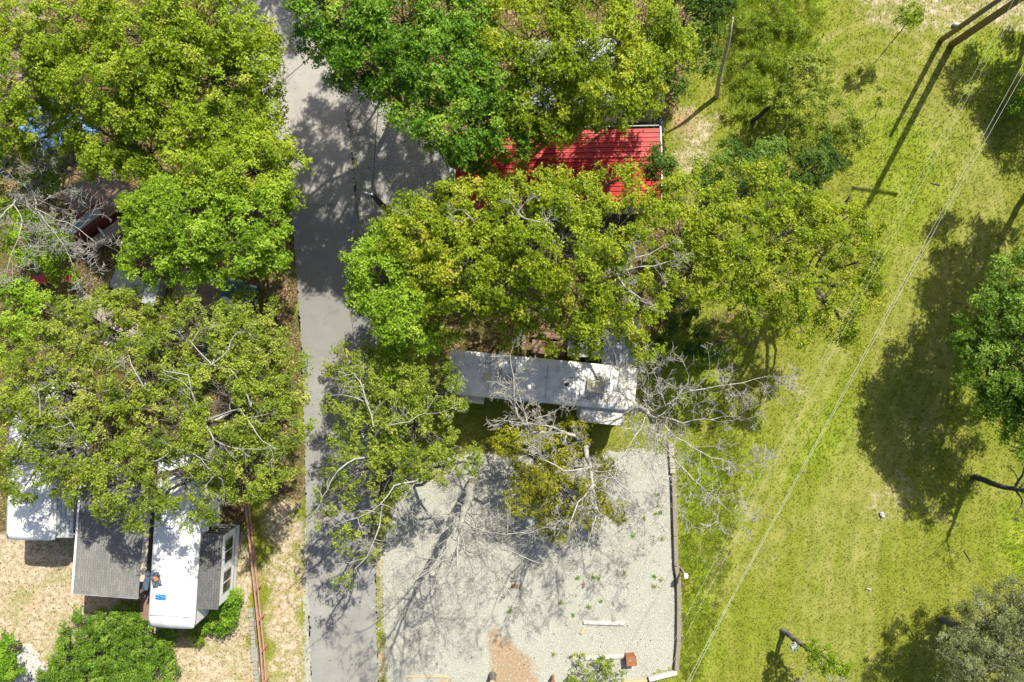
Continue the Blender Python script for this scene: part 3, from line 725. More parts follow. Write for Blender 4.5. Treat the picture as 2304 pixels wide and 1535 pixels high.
tree('post_oak', 'thin-leaved olive oak with long pale limbs above the lane edge', [(510, 930, 135, 7.4), (640, 950, 75, 7), (650, 870, 60, 6.5), (400, 960, 120, 7.4), (600, 860, 70, 7)], 'olive', clump=0.35, cover=1.3, lpc=95, leaf=0.122, seed=24, twiggy=0.063,
     exposed=[[(464, 947, 7.8, .08), (434, 890, 8.5), (424, 845, 8.6), (367, 834, 8.5)], [(464, 947, 7.8, .07), (540, 920, 8.5), (580, 980, 8.6), (620, 1010, 8.4)], [(460, 950, 7.8, .06), (500, 1000, 8.4), (560, 1010, 8.4)]])
tree('post_oak', 'thin-leaved olive oak shading the grey shingle roof', [(290, 1080, 105, 7), (410, 1080, 95, 7), (550, 1050, 95, 7), (200, 1110, 65, 6.4), (630, 1040, 45, 6), (480, 1120, 50, 6.4), (330, 1150, 40, 6)], 'olive', clump=0.35, cover=1.4, lpc=98, leaf=0.122, seed=25, twiggy=0.049,
     exposed=[[(330, 1040, 7.6, .06), (390, 1010, 8.2), (450, 1030, 8.2), (500, 1080, 8)]])
# top centre oaks, full green
tree('oak_tree', 'dense green oak leaning over the lane beside the gravel parking', [(770, 35, 115, 10.5), (850, 130, 95, 10), (725, 90, 60, 9.6), (900, 40, 110, 10.5), (790, 170, 45, 9), (870, 200, 45, 9), (720, -70, 75, 10), (800, -110, 110, 10.5)], 'green', seed=31, cover=2.1, clump=0.48, lpc=195, leaf=0.142)
tree('oak_tree', 'dense green oak covering the left half of the red roof', [(990, 130, 105, 10), (950, 235, 70, 9.4), (1040, 265, 100, 9.2), (1090, 170, 100, 9.6), (1150, 295, 75, 8.4), (1095, 345, 55, 7), (1030, 340, 45, 6.8), (1010, 40, 90, 10)], 'green', seed=32, cover=2.1, clump=0.48, lpc=195, leaf=0.142)
tree('oak_tree', 'tall yellowish-green oak standing between the red roof and the hidden pale roof', [(1190, 80, 120, 10), (1330, 110, 135, 10), (1220, 225, 105, 9), (1350, 220, 95, 9), (1420, 160, 80, 9), (1270, 270, 45, 8), (1200, 310, 34, 7.6)], 'yellow', seed=33, cover=2.1, clump=0.48, lpc=195, leaf=0.142,
     exposed=[[(1230, 250, 9.6, .05), (1195, 160, 10.2), (1200, 130, 10.4)], [(1195, 160, 10.2, .03), (1240, 150, 10.4), (1250, 140, 10.4)]], barkm=M_BARK)
tree('oak_tree', 'yellow-green oak above the back corner of the red roof', [(1475, 120, 65, 8), (1440, 45, 85, 9), (1455, 220, 50, 7.5), (1510, 90, 45, 7.5)], 'yellow', seed=34, cover=2.0, clump=0.44, lpc=165, leaf=0.14)
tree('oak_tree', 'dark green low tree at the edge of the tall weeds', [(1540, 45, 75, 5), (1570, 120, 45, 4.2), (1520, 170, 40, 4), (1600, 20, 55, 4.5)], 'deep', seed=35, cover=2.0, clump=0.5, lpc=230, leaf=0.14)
tree('oak_tree', 'green oak further up the lane, shading the curve', [(620, -560, 120, 9), (720, -600, 90, 9), (540, -520, 70, 8.5)], 'green', seed=36, cover=1.6)
tree('oak_tree', 'green oak behind the lane-side oak, above the gravel parking', [(800, -290, 110, 10), (900, -220, 110, 10), (860, -400, 90, 10), (1000, -160, 110, 10), (1080, -240, 110, 10), (1140, -120, 90, 10)], 'green', seed=37, cover=1.7)
# centre oaks
tree('oak_tree', 'bright lime oak hanging over the lane next to the wooden pole', [(865, 640, 85, 8), (830, 590, 50, 7.5), (905, 700, 75, 8), (945, 755, 50, 7), (890, 815, 42, 6), (860, 535, 45, 6.5), (820, 660, 40, 7.5)], 'lime', seed=41, cover=2.1)
tree('oak_tree', 'yellow-green oak between the gravel parking and the long trailer', [(960, 520, 95, 8.5), (1055, 475, 85, 9), (1050, 590, 115, 9), (960, 620, 85, 8), (1010, 690, 65, 7), (910, 490, 45, 7)], 'yellow', seed=42, cover=1.95, clump=0.42, lpc=150, leaf=0.135, barkm=M_BARK,
     exposed=[[(1100, 520, 9.2, .05), (1060, 490, 9.8), (1040, 470, 9.8)]])
tree('oak_tree', 'broad yellow oak overhanging the near edge of the red roof', [(1185, 460, 85, 9), (1310, 455, 60, 8.5), (1250, 555, 125, 10), (1385, 520, 90, 9), (1440, 445, 38, 7), (1160, 630, 95, 9), (1170, 400, 34, 7.6), (1330, 395, 32, 8.4), (1245, 410, 36, 8.2), (1400, 400, 26, 7.6), (1110, 405, 30, 7.4)], 'yellow', seed=43, cover=1.6, clump=0.42, lpc=150, leaf=0.135, twiggy=0.021,
     exposed=[[(1250, 590, 9.6, .09), (1240, 530, 10.6), (1215, 500, 10.8), (1165, 480, 10.4)], [(1240, 530, 10.6, .05), (1220, 470, 10.4)]])
tree('oak_tree', 'yellow oak dropping its branches onto the long trailer and sheds', [(1300, 675, 95, 8), (1415, 690, 85, 8), (1235, 735, 55, 7), (1450, 775, 48, 7), (1320, 765, 48, 7), (1150, 715, 55, 7), (1370, 620, 70, 8.4)], 'yellow', seed=44, cover=1.35, clump=0.40, lpc=170, leaf=0.135, twiggy=0.021)
dead_tree('dead_branch_snag', 'bare twiggy top poking out between the yellow oaks', [[(1420, 600, 0, .09), (1395, 615, 6, .07), (1385, 610, 9, .05)], [(1385, 610, 9, .045), (1430, 580, 9.8, .03), (1490, 555, 10, .02)], [(1385, 610, 9, .045), (1440, 600, 9.8, .03), (1500, 590, 10, .02)], [(1385, 610, 9, .045), (1410, 650, 9.4, .03), (1440, 670, 9.4, .02)]], 45, M_DEADBARK, 2, 0.5, 0.9)
tree('oak_tree', 'yellow-green oak at the back of the trailer sheds', [(1570, 450, 85, 7.5), (1500, 520, 75, 8), (1640, 535, 95, 8), (1560, 615, 75, 7.5), (1485, 620, 45, 7)], 'yellow', seed=51, cover=1.75, clump=0.40, lpc=130, leaf=0.13, barkm=M_BARK)
tree('oak_tree', 'wide yellow-green oak along the lawn near the broken limb', [(1700, 440, 85, 7), (1780, 510, 95, 7.5), (1750, 630, 95, 7), (1680, 680, 55, 6.5), (1660, 610, 70, 7.2)], 'yellow', seed=52, cover=1.7, clump=0.38, lpc=120, leaf=0.13, twiggy=0.021)
tree('oak_tree', 'yellow-green oak pushing out under the power lines', [(1870, 520, 85, 6.5), (1930, 590, 65, 6.5), (1870, 680, 75, 6.5), (1960, 510, 35, 6), (1800, 730, 45, 6.2), (1900, 750, 35, 6), (1950, 660, 40, 6)], 'yellow', seed=53, cover=1.5, clump=0.36, lpc=105, leaf=0.128, twiggy=0.035)
tree('hickory_tree', 'cool green small-leaved tree beside the dry patch', [(1655, 385, 60, 5.5), (1715, 365, 50, 5), (1595, 405, 38, 5), (1700, 420, 45, 5)], 'bluish', seed=54, cover=1.6, clump=0.42, lpc=170, leaf=0.12)
tree('oak_tree', 'small dark green tree at the red roof corner', [(1490, 380, 36, 6), (1480, 350, 18, 5.5)], 'deep', seed=55, cover=2.0, clump=0.4, lpc=170, leaf=0.13, trunk_r=0.07)
# small-leaved trees along the lane in front of the long trailer
tree('elm_tree', 'open small-leaved tree reaching across the lane beside the long trailer', [(800, 795, 45, 6), (755, 830, 30, 5.5), (860, 870, 85, 6.5), (960, 880, 70, 6.5), (800, 900, 60, 6.5), (930, 965, 95, 6.5), (1030, 880, 40, 5.5), (845, 980, 65, 6.5), (1040, 1010, 50, 6), (770, 985, 35, 6), (740, 905, 25, 5.5)], 'olive', clump=0.34, cover=1.35, lpc=95, leaf=0.118, seed=61, twiggy=0.052, vert=0.45,
     exposed=[[(840, 960, 7.2, .08), (815, 870, 7.6), (795, 840, 7.4)], [(830, 910, 7.3, .05), (780, 890, 7.5), (740, 890, 7.2)], [(860, 960, 7.2, .05), (920, 950, 7.6), (980, 930, 7.4)]])
tree('elm_tree', 'gaunt small-leaved tree with grey limbs over the lower lane', [(800, 1055, 65, 7), (880, 1070, 65, 7), (760, 1120, 48, 6.5), (850, 1150, 48, 6.5), (715, 1170, 32, 6), (790, 1215, 40, 6), (1000, 1050, 42, 6), (770, 1310, 20, 5.5), (945, 1035, 50, 6.4), (1070, 1045, 22, 5.5), (830, 1250, 24, 5.8), (720, 1110, 24, 6)], 'olive', clump=0.30, cover=1.0, lpc=75, leaf=0.115, seed=62, twiggy=0.105, vert=0.4,
     exposed=[[(820, 1030, 7.4, .08), (760, 1060, 7.8), (737, 1103, 7.6), (700, 1160, 7.2)], [(937, 1083, 7, .08), (887, 1093, 7.5), (837, 1150, 7.6), (760, 1180, 7.2)], [(860, 1130, 7.2, .07), (843, 1213, 7.4), (787, 1300, 7), (760, 1333, 6.6)], [(937, 1083, 7, .05), (905, 1130, 7.4), (925, 1150, 7.2)]])
# dead trees
dead_tree('dead_tree', 'tall bare bleached tree throwing a fan of twig shadows on the gravel pad',
  [[(1063, 1085, 0, .27), (1056, 1112, 3, .24), (1049, 1136, 5, .20), (1041, 1165, 7.4, .13), (1036, 1200, 9.4, .085), (1030, 1260, 11.4, .045), (1026, 1320, 12.4, .02)],
   [(1049, 1136, 5, .06), (1010, 1185, 7.4, .045), (950, 1225, 9.2, .03), (880, 1240, 10, .014)],
   [(1046, 1148, 6, .065), (1085, 1195, 8, .05), (1150, 1240, 9.8, .03), (1230, 1270, 10.6, .014)],
   [(1041, 1165, 7.4, .065), (1010, 1230, 9.5, .05), (955, 1290, 11, .03), (900, 1345, 11.6, .014)],
   [(1041, 1165, 7.4, .06), (1085, 1235, 9.8, .045), (1130, 1310, 11.4, .03), (1165, 1365, 12, .014)],
   [(1038, 1180, 8.4, .05), (1110, 1200, 9.4, .035), (1190, 1200, 10, .025), (1260, 1190, 10.4, .014)],
   [(1036, 1200, 9.4, .05), (1060, 1270, 11, .035), (1075, 1340, 12.2, .025), (1075, 1400, 12.6, .014)],
   [(1033, 1230, 10.4, .045), (1000, 1310, 11.6, .03), (970, 1380, 12, .014)],
   [(1056, 1112, 3, .065), (1069, 1150, 5.4, .05), (1068, 1200, 8, .04), (1100, 1280, 10.4, .014)]], 71, M_PALEBARK, 3, 0.33, 1.2, kids=(3, 4), up=0.02, minr=4, rmin=0.006, thin=.8)
dead_tree('dead_tree', 'bare grey tree bending one crooked limb over the long trailer roof',
  [[(1312, 978, 0, .19), (1322, 1000, 2.6, .16), (1330, 1050, 5, .125), (1334, 1090, 6.4, .10)],
   [(1322, 1000, 2.6, .125), (1265, 972, 5, .12), (1195, 974, 6.2, .10), (1165, 935, 6.8, .08), (1156, 895, 7.2, .06), (1155, 845, 7.6, .04), (1148, 800, 7.8, .02)],
   [(1195, 974, 6.2, .07), (1182, 935, 6.8, .05), (1165, 880, 7.2, .03)],
   [(1265, 972, 5, .07), (1230, 958, 6.2, .05), (1190, 952, 6.8, .03)],
   [(1265, 972, 5, .07), (1210, 940, 6.8, .04), (1250, 925, 7.2, .02)],
   [(1334, 1090, 6.4, .10), (1332, 1130, 7.6, .07), (1360, 1170, 8.6, .04), (1400, 1210, 9, .02)],
   [(1334, 1090, 6.4, .08), (1300, 1130, 7.6, .05), (1280, 1200, 8.6, .02)],
   [(1330, 1060, 5.4, .08), (1380, 1075, 6.8, .05), (1430, 1120, 7.6, .03), (1450, 1180, 8, .02)],
   [(1330, 1050, 5, .07), (1270, 1060, 6.4, .06), (1225, 1035, 7, .03)],
   [(1334, 1090, 6.4, .07), (1345, 1150, 8, .04), (1320, 1230, 9, .02)]], 72, M_DEADBARK, 3, 0.45, 0.95, kids=(3, 4), minr=3, rmin=0.0075, thin=.7)
dead_tree('dead_tree', 'bare pale tree fanning fine twigs over the lawn edge behind the long trailer',
  [[(1408, 905, 0, .20), (1430, 915, 3, .17), (1458, 930, 5.6, .14)],
   [(1458, 930, 5.6, .10), (1497, 913, 6.8, .08), (1553, 880, 7.8, .06), (1620, 868, 8.4, .045), (1730, 846, 9, .02)],
   [(1458, 930, 5.6, .10), (1537, 953, 7.2, .07), (1600, 945, 8.2, .045), (1655, 937, 8.6, .02)],
   [(1458, 930, 5.6, .09), (1520, 985, 7.4, .06), (1600, 1030, 8.8, .04), (1680, 1050, 9.4, .02)],
   [(1458, 930, 5.6, .09), (1500, 1010, 7.6, .06), (1560, 1080, 9, .04), (1640, 1150, 9.6, .02)],
   [(1458, 930, 5.6, .09), (1480, 1000, 7.4, .06), (1470, 1070, 8.8, .04), (1490, 1130, 9.4, .02)],
   [(1458, 930, 5.6, .08), (1430, 980, 7, .05), (1400, 1030, 8, .03), (1380, 1080, 8.6, .02)],
   [(1430, 915, 3, .08), (1403, 890, 5.6, .06), (1395, 840, 7, .04), (1385, 800, 7.6, .02)],
   [(1458, 930, 5.6, .07), (1450, 880, 6.8, .05), (1470, 840, 7.6, .02)]], 73, M_DEADBARK, 3, 0.38, 1.2, kids=(3, 4), minr=3, rmin=0.0075, thin=.55)
dead_tree('dead_tree', 'bleached dead tree sprawling over the plank deck and the faded blue tarp',
  [[(205, 443, 0, .22), (171, 432, 1.3, .19), (133, 427, 2.6, .16), (63, 410, 4.4, .13), (-20, 385, 6.2, .09)],
   [(140, 424, 2.4, .11), (104, 385, 3.8, .09), (96, 358, 4.4, .07), (81, 296, 5.4, .045), (71, 250, 6, .02)],
   [(104, 385, 3.8, .06), (128, 330, 5, .04), (150, 305, 5.4, .02)], [(140, 424, 2.4, .08), (146, 402, 3.2, .06), (200, 385, 4.2, .04), (245, 395, 4.8, .02)],
   [(140, 424, 2.4, .08), (183, 410, 3.4, .05), (235, 440, 4.2, .035), (290, 465, 4.6, .02)],
   [(63, 410, 4.4, .09), (30, 460, 5.2, .07), (-10, 510, 6, .04)], [(30, 460, 5.2, .06), (50, 500, 5.8, .045), (30, 560, 6.2, .03), (15, 610, 6.4, .02)],
   [(63, 410, 4.4, .08), (80, 470, 5.4, .06), (120, 520, 6, .04), (165, 600, 6.2, .02)], [(80, 470, 5.4, .05), (150, 500, 6, .03), (215, 545, 6.2, .02)],
   [(63, 410, 4.4, .07), (30, 350, 5.6, .05), (5, 280, 6.2, .03), (20, 220, 6.4, .02)]], 74, M_PALEBARK, 3, 0.30, 1.3, kids=(3, 4), minr=1.5, rmin=0.0085, thin=.6)
dead_tree('dead_tree', 'stubby bare tree leaning at the lawn under the shade of the big green tree',
  [[(2192, 1074, 0, .17), (2230, 1087, 1.5, .15), (2282, 1100, 2.9, .12)], [(2282, 1100, 2.9, .08), (2300, 1070, 3.6, .05), (2310, 1040, 4, .02)], [(2282, 1100, 2.9, .08), (2330, 1110, 4.2, .05), (2380, 1140, 5, .02)], [(2282, 1100, 2.9, .06), (2300, 1125, 3.5, .04), (2290, 1150, 3.8, .02)]], 75, M_DARKBARK, 2, 0.4, 0.8, minr=2)
# cedar in the middle of the yard and the right-hand trees
tree('cedar_tree', 'yellow-olive cedar spreading beneath the bare crooked tree', [(1200, 1020, 60, 3), (1260, 1110, 70, 3.2), (1185, 1125, 50, 2.8), (1335, 1145, 42, 2.8), (1250, 1185, 42, 2.6), (1280, 1000, 52, 3), (1350, 1060, 40, 2.8), (1390, 1150, 28, 2.5), (1140, 1000, 35, 2.6)], 'cedar', clump=0.30, cover=2.1, lpc=130, leaf=0.10, aspect=0.4, seed=81, vert=0.4, trunk_r=0.12, barkm=M_DARKBARK, rosette=8)
tree('elm_tree', 'big cool-green tree shading the lawn at the right', [(2230, 720, 85, 5.2), (2300, 660, 90, 5.4), (2270, 830, 100, 5.4), (2370, 800, 150, 6), (2260, 920, 65, 4.8), (2340, 960, 95, 5), (2190, 770, 48, 4.8), (2230, 870, 60, 4.8), (2330, 570, 40, 5), (2450, 650, 120, 6.4), (2430, 540, 80, 6.2)], 'shrub', clump=0.46, cover=1.9, lpc=210, leaf=0.125, seed=82)
tree('elm_tree', 'green tree beside the two power poles, mostly beyond the lawn corner', [(2335, 205, 48, 1.7), (2310, 240, 28, 1.4), (2380, 190, 60, 2.0)], 'green', clump=0.34, cover=1.9, lpc=130, leaf=0.125, seed=83)
tree('elm_tree', 'round tree behind the power poles casting a blob of shade', [(2480, -105, 100, 5), (2540, -40, 90, 5), (2620, 20, 80, 6)], 'green', clump=0.55, cover=1.9, lpc=210, leaf=0.16, seed=84)
tree('elm_tree', 'tall thin tree with forked trunk shading the lawn under the power lines', [(2560, 240, 120, 7.5), (2520, 380, 90, 7), (2600, 350, 120, 7.5), (2480, 300, 60, 6.5), (2640, 240, 80, 7), (2570, 440, 110, 7)], 'green', clump=0.55, cover=1.3, lpc=190, leaf=0.16, seed=85)
tree('willow_tree', 'silvery grey-green willow at the bottom of the lawn', [(2230, 1400, 85, 4), (2180, 1470, 75, 3.8), (2290, 1350, 60, 4), (2270, 1490, 110, 4.2), (2340, 1430, 100, 4.2), (2150, 1530, 55, 3.4), (2240, 1570, 80, 4)], 'grey', clump=0.40, cover=1.6, lpc=190, leaf=0.13, aspect=0.3, seed=86, twiggy=0.017)
tree('oak_tree', 'broken trunk sprouting a green tuft next to a pale box on the lawn', [(1850, 1480, 32, 3.0), (1880, 1500, 24, 3.1), (1830, 1455, 16, 2.4)], 'weed', clump=0.34, cover=1.6, lpc=150, leaf=0.12, seed=87, base=(1760, 1418), trunk_r=0.14, stem=0.55, barkm=M_BARK,
     exposed=[[(1838, 1483, 2.7, .08), (1860, 1515, 3.2), (1875, 1545, 3.4)], [(1838, 1483, 2.7, .05), (1825, 1510, 2.9), (1815, 1520, 2.9)], [(1850, 1490, 2.9, .05), (1890, 1505, 3.2), (1905, 1510, 3.2)]])
tree('olive_sapling', 'dusky olive thicket tree with a dark leaning trunk by the weeds', [(1790, 165, 48, 3.2), (1840, 140, 38, 3), (1755, 215, 45, 2.8), (1810, 230, 40, 2.8), (1850, 190, 28, 2.6)], 'olive', clump=0.32, cover=1.7, lpc=130, leaf=0.11, seed=88, base=(1693, 272), trunk_r=0.12, barkm=M_DARKBARK, twiggy=0.052)
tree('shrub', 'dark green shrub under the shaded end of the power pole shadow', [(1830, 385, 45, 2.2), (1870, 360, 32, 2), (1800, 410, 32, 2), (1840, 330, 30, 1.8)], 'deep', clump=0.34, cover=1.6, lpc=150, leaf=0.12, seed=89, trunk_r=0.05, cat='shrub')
tree('shrub', 'pale olive scrub along the lawn edge, between two thickets', [(1780, 300, 50, 1.4), (1880, 260, 45, 1.2), (1930, 300, 35, 1.1), (1740, 330, 38, 1.2), (1860, 310, 30, 1.0)], 'olive', clump=0.28, cover=1.6, lpc=100, leaf=0.11, seed=90, trunk_r=0.035, cat='shrub', twiggy=0.035)
tree('sapling', 'small round green sapling casting a long thin shadow', [(2040, 32, 27, 2.9), (2058, 42, 16, 2.6)], 'weed', clump=0.30, cover=1.8, lpc=130, leaf=0.12, seed=91, trunk_r=0.035, cat='sapling', base=(2028, 70))
tree('sapling', 'skinny wispy sapling alone on the lawn', [(1982, 212, 15, 1.6), (1975, 232, 10, 1.2)], 'olive', clump=0.22, cover=1.4, lpc=70, leaf=0.1, seed=92, trunk_r=0.02, cat='sapling', base=(1970, 262))
tree('shrub', 'large round leafy shrub in front of the shingle roof', [(200, 1490, 95, 1.0), (300, 1460, 80, 1.0), (280, 1415, 45, 0.8), (340, 1510, 70, 0.9), (150, 1520, 60, 0.8), (240, 1540, 100, 1.0), (225, 1400, 30, 0.6), (375, 1440, 30, 0.7)], 'shrub', clump=0.27, cover=2.0, lpc=120, leaf=0.095, aspect=0.7, seed=93, trunk_r=0.05, cat='shrub', vert=0.6)
tree('shrub', 'bushy green shrub tucked against the grey slide-out', [(510, 1365, 34, 1.0), (490, 1395, 30, 0.8), (530, 1345, 20, 0.9), (470, 1410, 18, 0.5)], 'green', clump=0.30, cover=2.0, lpc=170, leaf=0.105, aspect=0.7, seed=94, trunk_r=0.04, cat='shrub')
tree('shrub', 'dark round shrub beside the pale concrete path', [(5, 1500, 42, 1.6), (15, 1450, 24, 1.2), (-40, 1500, 60, 1.6)], 'green', clump=0.34, cover=2.0, lpc=180, leaf=0.115, aspect=0.7, seed=95, trunk_r=0.05, cat='shrub')
tree('shrub', 'small leafy sprout at the shingle roof foot', [(275, 1372, 20, 0.45), (298, 1364, 12, 0.4)], 'weed', clump=0.24, cover=1.6, lpc=80, leaf=0.11, seed=96, trunk_r=0.02, cat='shrub')
tree('shrub', 'small leafy sprout below the white trailer end', [(440, 1432, 17, 0.4), (425, 1420, 12, 0.3), (455, 1440, 10, 0.3)], 'weed', clump=0.22, cover=1.5, lpc=70, leaf=0.10, seed=97, trunk_r=0.02, cat='shrub')
tree('vine_shrub', 'sprawling green vine over the lower concrete stop', [(1330, 1515, 45, 0.45), (1300, 1480, 18, 0.35), (1370, 1490, 20, 0.35), (1385, 1520, 25, 0.4), (1290, 1525, 25, 0.35), (1345, 1485, 14, 0.3), (1340, 1550, 60, 0.5)], 'weed', clump=0.20, cover=0.55, lpc=38, leaf=0.095, aspect=0.75, seed=98, trunk_r=0.02, cat='shrub', vert=0.35)
for i, (px, py, rp) in enumerate([(1690, 60, 38), (1740, 30, 40), (1720, 120, 34), (1670, 150, 32), (1780, 60, 30), (1700, 200, 28), (1660, 240, 26), (1650, 40, 26)]):
    tree('weed_clump', 'tall bright green weed clump in the thicket beside the pale leaning snag', [(px, py, rp, 0.45), (px+rp*0.7, py+rp*0.4, rp*0.6, 0.35)], 'weed', clump=0.26, cover=1.1, lpc=70, leaf=0.13, aspect=0.3, vert=0.35, seed=110+i, trunk_r=0.02, cat='weeds', group='tall weeds beside the leaning snag')
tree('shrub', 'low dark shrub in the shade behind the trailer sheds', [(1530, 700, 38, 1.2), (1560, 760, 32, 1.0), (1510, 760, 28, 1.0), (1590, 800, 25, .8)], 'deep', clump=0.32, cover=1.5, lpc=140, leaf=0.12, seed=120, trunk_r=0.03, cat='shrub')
tree('shrub', 'reddish-tinged sprawling shrub at the oak feet by the lawn', [(1660, 760, 34, 1.2), (1700, 740, 26, 1.1), (1640, 730, 22, 1.0)], 'yellow', clump=0.28, cover=1.2, lpc=95, leaf=0.10, seed=121, trunk_r=0.03, cat='shrub', twiggy=0.105)

# ------------------------------------------------------------------ buildings and trailers
def local(root, px, py, z):
    """photo pixel at height z -> coordinates in a thing's own frame"""
    return root.matrix_basis.inverted() @ P(px, py, z)
def roof_shell(L, W, z, crown=0.10, edge=0.10, nu=24, nv=14, corner=0.13):
    """a domed, softly rounded roof slab with a rolled edge, centred on the origin"""
    V = []; F = []
    for i in range(nu+1):
        for j in range(nv+1):
            u = -1+2*i/nu; v = -1+2*j/nv
            x, y = u*L/2, v*W/2
            ax = max(0, abs(x)-(L/2-corner)); ay = max(0, abs(y)-(W/2-corner))
            if ax > 0 and ay > 0:       # round the plan corners
                q = math.hypot(ax, ay)
                if q > 0:
                    k = max(ax, ay)/q
                    x = math.copysign(L/2-corner+ax*k, x); y = math.copysign(W/2-corner+ay*k, y)
            t = max(abs(u)**14, abs(v)**8)
            V.append((x, y, z+crown*(1-v*v)-edge*t))
    for i in range(nu):
        for j in range(nv):
            a = i*(nv+1)+j; F.append((a, a+nv+1, a+nv+2, a+1))
    rim = [i*(nv+1) for i in range(nu+1)]+[nu*(nv+1)+j for j in range(1, nv+1)]+[i*(nv+1)+nv for i in range(nu-1, -1, -1)]+[j for j in range(nv-1, 0, -1)]
    n = len(V)
    for k in rim: V.append((V[k][0], V[k][1], z-edge-0.16))
    m = len(rim)
    for k in range(m): F.append((rim[k], rim[(k+1) % m], n+(k+1) % m, n+k))
    F.append(tuple(n+k for k in range(m)))
    mb = MB(); mb.v = V; mb.f = F; return mb

def trailer(name, label, centre_px, roof_z, L, W, ang, roofm, group=None):
    c = P(*centre_px, roof_z); root = thing(name, label, 'trailer', (c.x, c.y, 0), ang, group)
    add('roof', roof_shell(L, W, roof_z), roofm, root, smooth=True)
    add('wall', MB().box((0, 0, (0.55+roof_z-0.27)/2), (L-0.10, W-0.10, roof_z-0.27-0.55)), M_WHITE, root, bevel=0.06)
    add('skirt', MB().box((0, 0, 0.27), (L-0.5, W-0.35, 0.54)), M_GREYPL, root)
    for sy in (-1, 1):
        for k, x in enumerate((-L*0.28, L*0.02, L*0.30)):
            w = add('window', MB().box((x, sy*(W/2-0.045), 1.9), (0.9, 0.05, 0.6)), M_GLASS, root)
            add('frame', MB().box((x, sy*(W/2-0.05), 1.9), (1.0, 0.035, 0.7)), M_GREYPL, w)
    d = add('door', MB().box((L*0.17, -(W/2-0.04), 1.45), (0.65, 0.05, 1.75)), M_WHITE, root)
    add('handle', MB().box((L*0.17+0.25, -(W/2-0.005), 1.4), (0.05, 0.06, 0.12)), M_DARK, d)
    return root

# --- the long trailer in the middle
ANG1 = -math.atan2(41, 420)
t1 = trailer('camper_trailer', 'long weathered white camper trailer under the bare crooked tree', (1220, 857), 3.1, S(424, 3.1), S(100, 3.1), ANG1, M_RVROOF)
def lp(px, py, z, root=t1): return local(root, px, py, z)
z1 = 3.19
def rbox(root, name, px, py, w, d, h, mat, z=z1, bevel=0.03, dz=0.0):
    p = lp(px, py, z, root); return add(name, MB().box((p.x, p.y, z-0.05+h/2+dz), (w, d, h+0.06)), mat, root, bevel=bevel)
ac = rbox(t1, 'air_conditioner', 1340, 870, 0.95, 0.66, 0.28, M_CREAM, bevel=0.09)
p = lp(1352, 874, z1); add('grille', MB().box((p.x+0.10, p.y, z1+0.262), (0.26, 0.36, 0.02)), M_GREYPL, ac)
for nm, px, py, w, d, h, mm in (('roof_vent', 1097, 848, 0.40, 0.46, 0.12, M_CREAM), ('roof_vent', 1147, 853, 0.40, 0.38, 0.10, M_GREYPL), ('roof_hatch', 1194, 893, 0.55, 0.30, 0.10, M_WHITE), ('roof_vent', 1388, 872, 0.36, 0.34, 0.09, M_GREYPL), ('roof_vent', 1030, 818, 0.30, 0.22, 0.07, M_WHITE)):
    rbox(t1, nm, px, py, w, d, h, mm)
p = lp(1272, 864, z1); f = add('roof_fan', MB().cyl((p.x, p.y, z1-0.05), 0.22, 0.12, 20), M_GREYPL, t1)
add('fan_cap', MB().cyl((p.x+.05, p.y, z1+0.065), 0.10, 0.04, 14), M_DARK, f)
p = lp(1157, 850, z1); add('roof_seam', MB().box((p.x, 0, z1+0.012), (0.07, S(100, 3.1)-0.5, 0.02)), M_GREYPL, t1)
for px_, w_ in ((1100, .03), (1230, .03), (1372, .03), (1412, .03)):
    p = lp(px_, 860, z1); add('roof_seam', MB().box((p.x, 0, z1+0.010), (w_, S(100, 3.1)-0.5, 0.018)), M_GREYPL, t1)
p = lp(1306, 868, z1); add('roof_seam', MB().box((p.x, 0, z1+0.012), (0.05, S(100, 3.1)-0.5, 0.02)), M_GREYPL, t1)
a, b = lp(1308, 920, 2.75), lp(1400, 950, 2.75)
W1 = S(100, 3.1)
so = add('slide_out', MB().box(((a.x+b.x)/2, -W1/2-0.36, 1.65), (abs(b.x-a.x), 0.78, 2.2)), M_WHITE, t1, bevel=0.03)
add('slide_roof', MB().box(((a.x+b.x)/2, -W1/2-0.36, 2.775), (abs(b.x-a.x)+0.08, 0.86, 0.05)), M_OLDWHITE, so)
a, b = lp(1031, 890, 2.4), lp(1091, 900, 2.4)
aw = add('step_canopy', MB().box(((a.x+b.x)/2, -W1/2-0.20, 2.42), (abs(b.x-a.x), 0.42, 0.05)), M_CREAM, t1)
for x in (a.x, b.x): add('bracket', MB().box((x, -W1/2-0.2, 2.40), (0.05, 0.44, 0.12)), M_DARK, aw)
p = lp(1268, 915, 2.5); add('awning_arm', MB().tube([(p.x, -W1/2-0.02, 2.5), (p.x, -W1/2-0.75, 1.6)], 0.035, 8), M_WHITE, t1)
# brown leaf streaks heaped against the air conditioner belong to the roof litter, built with the fallen leaves

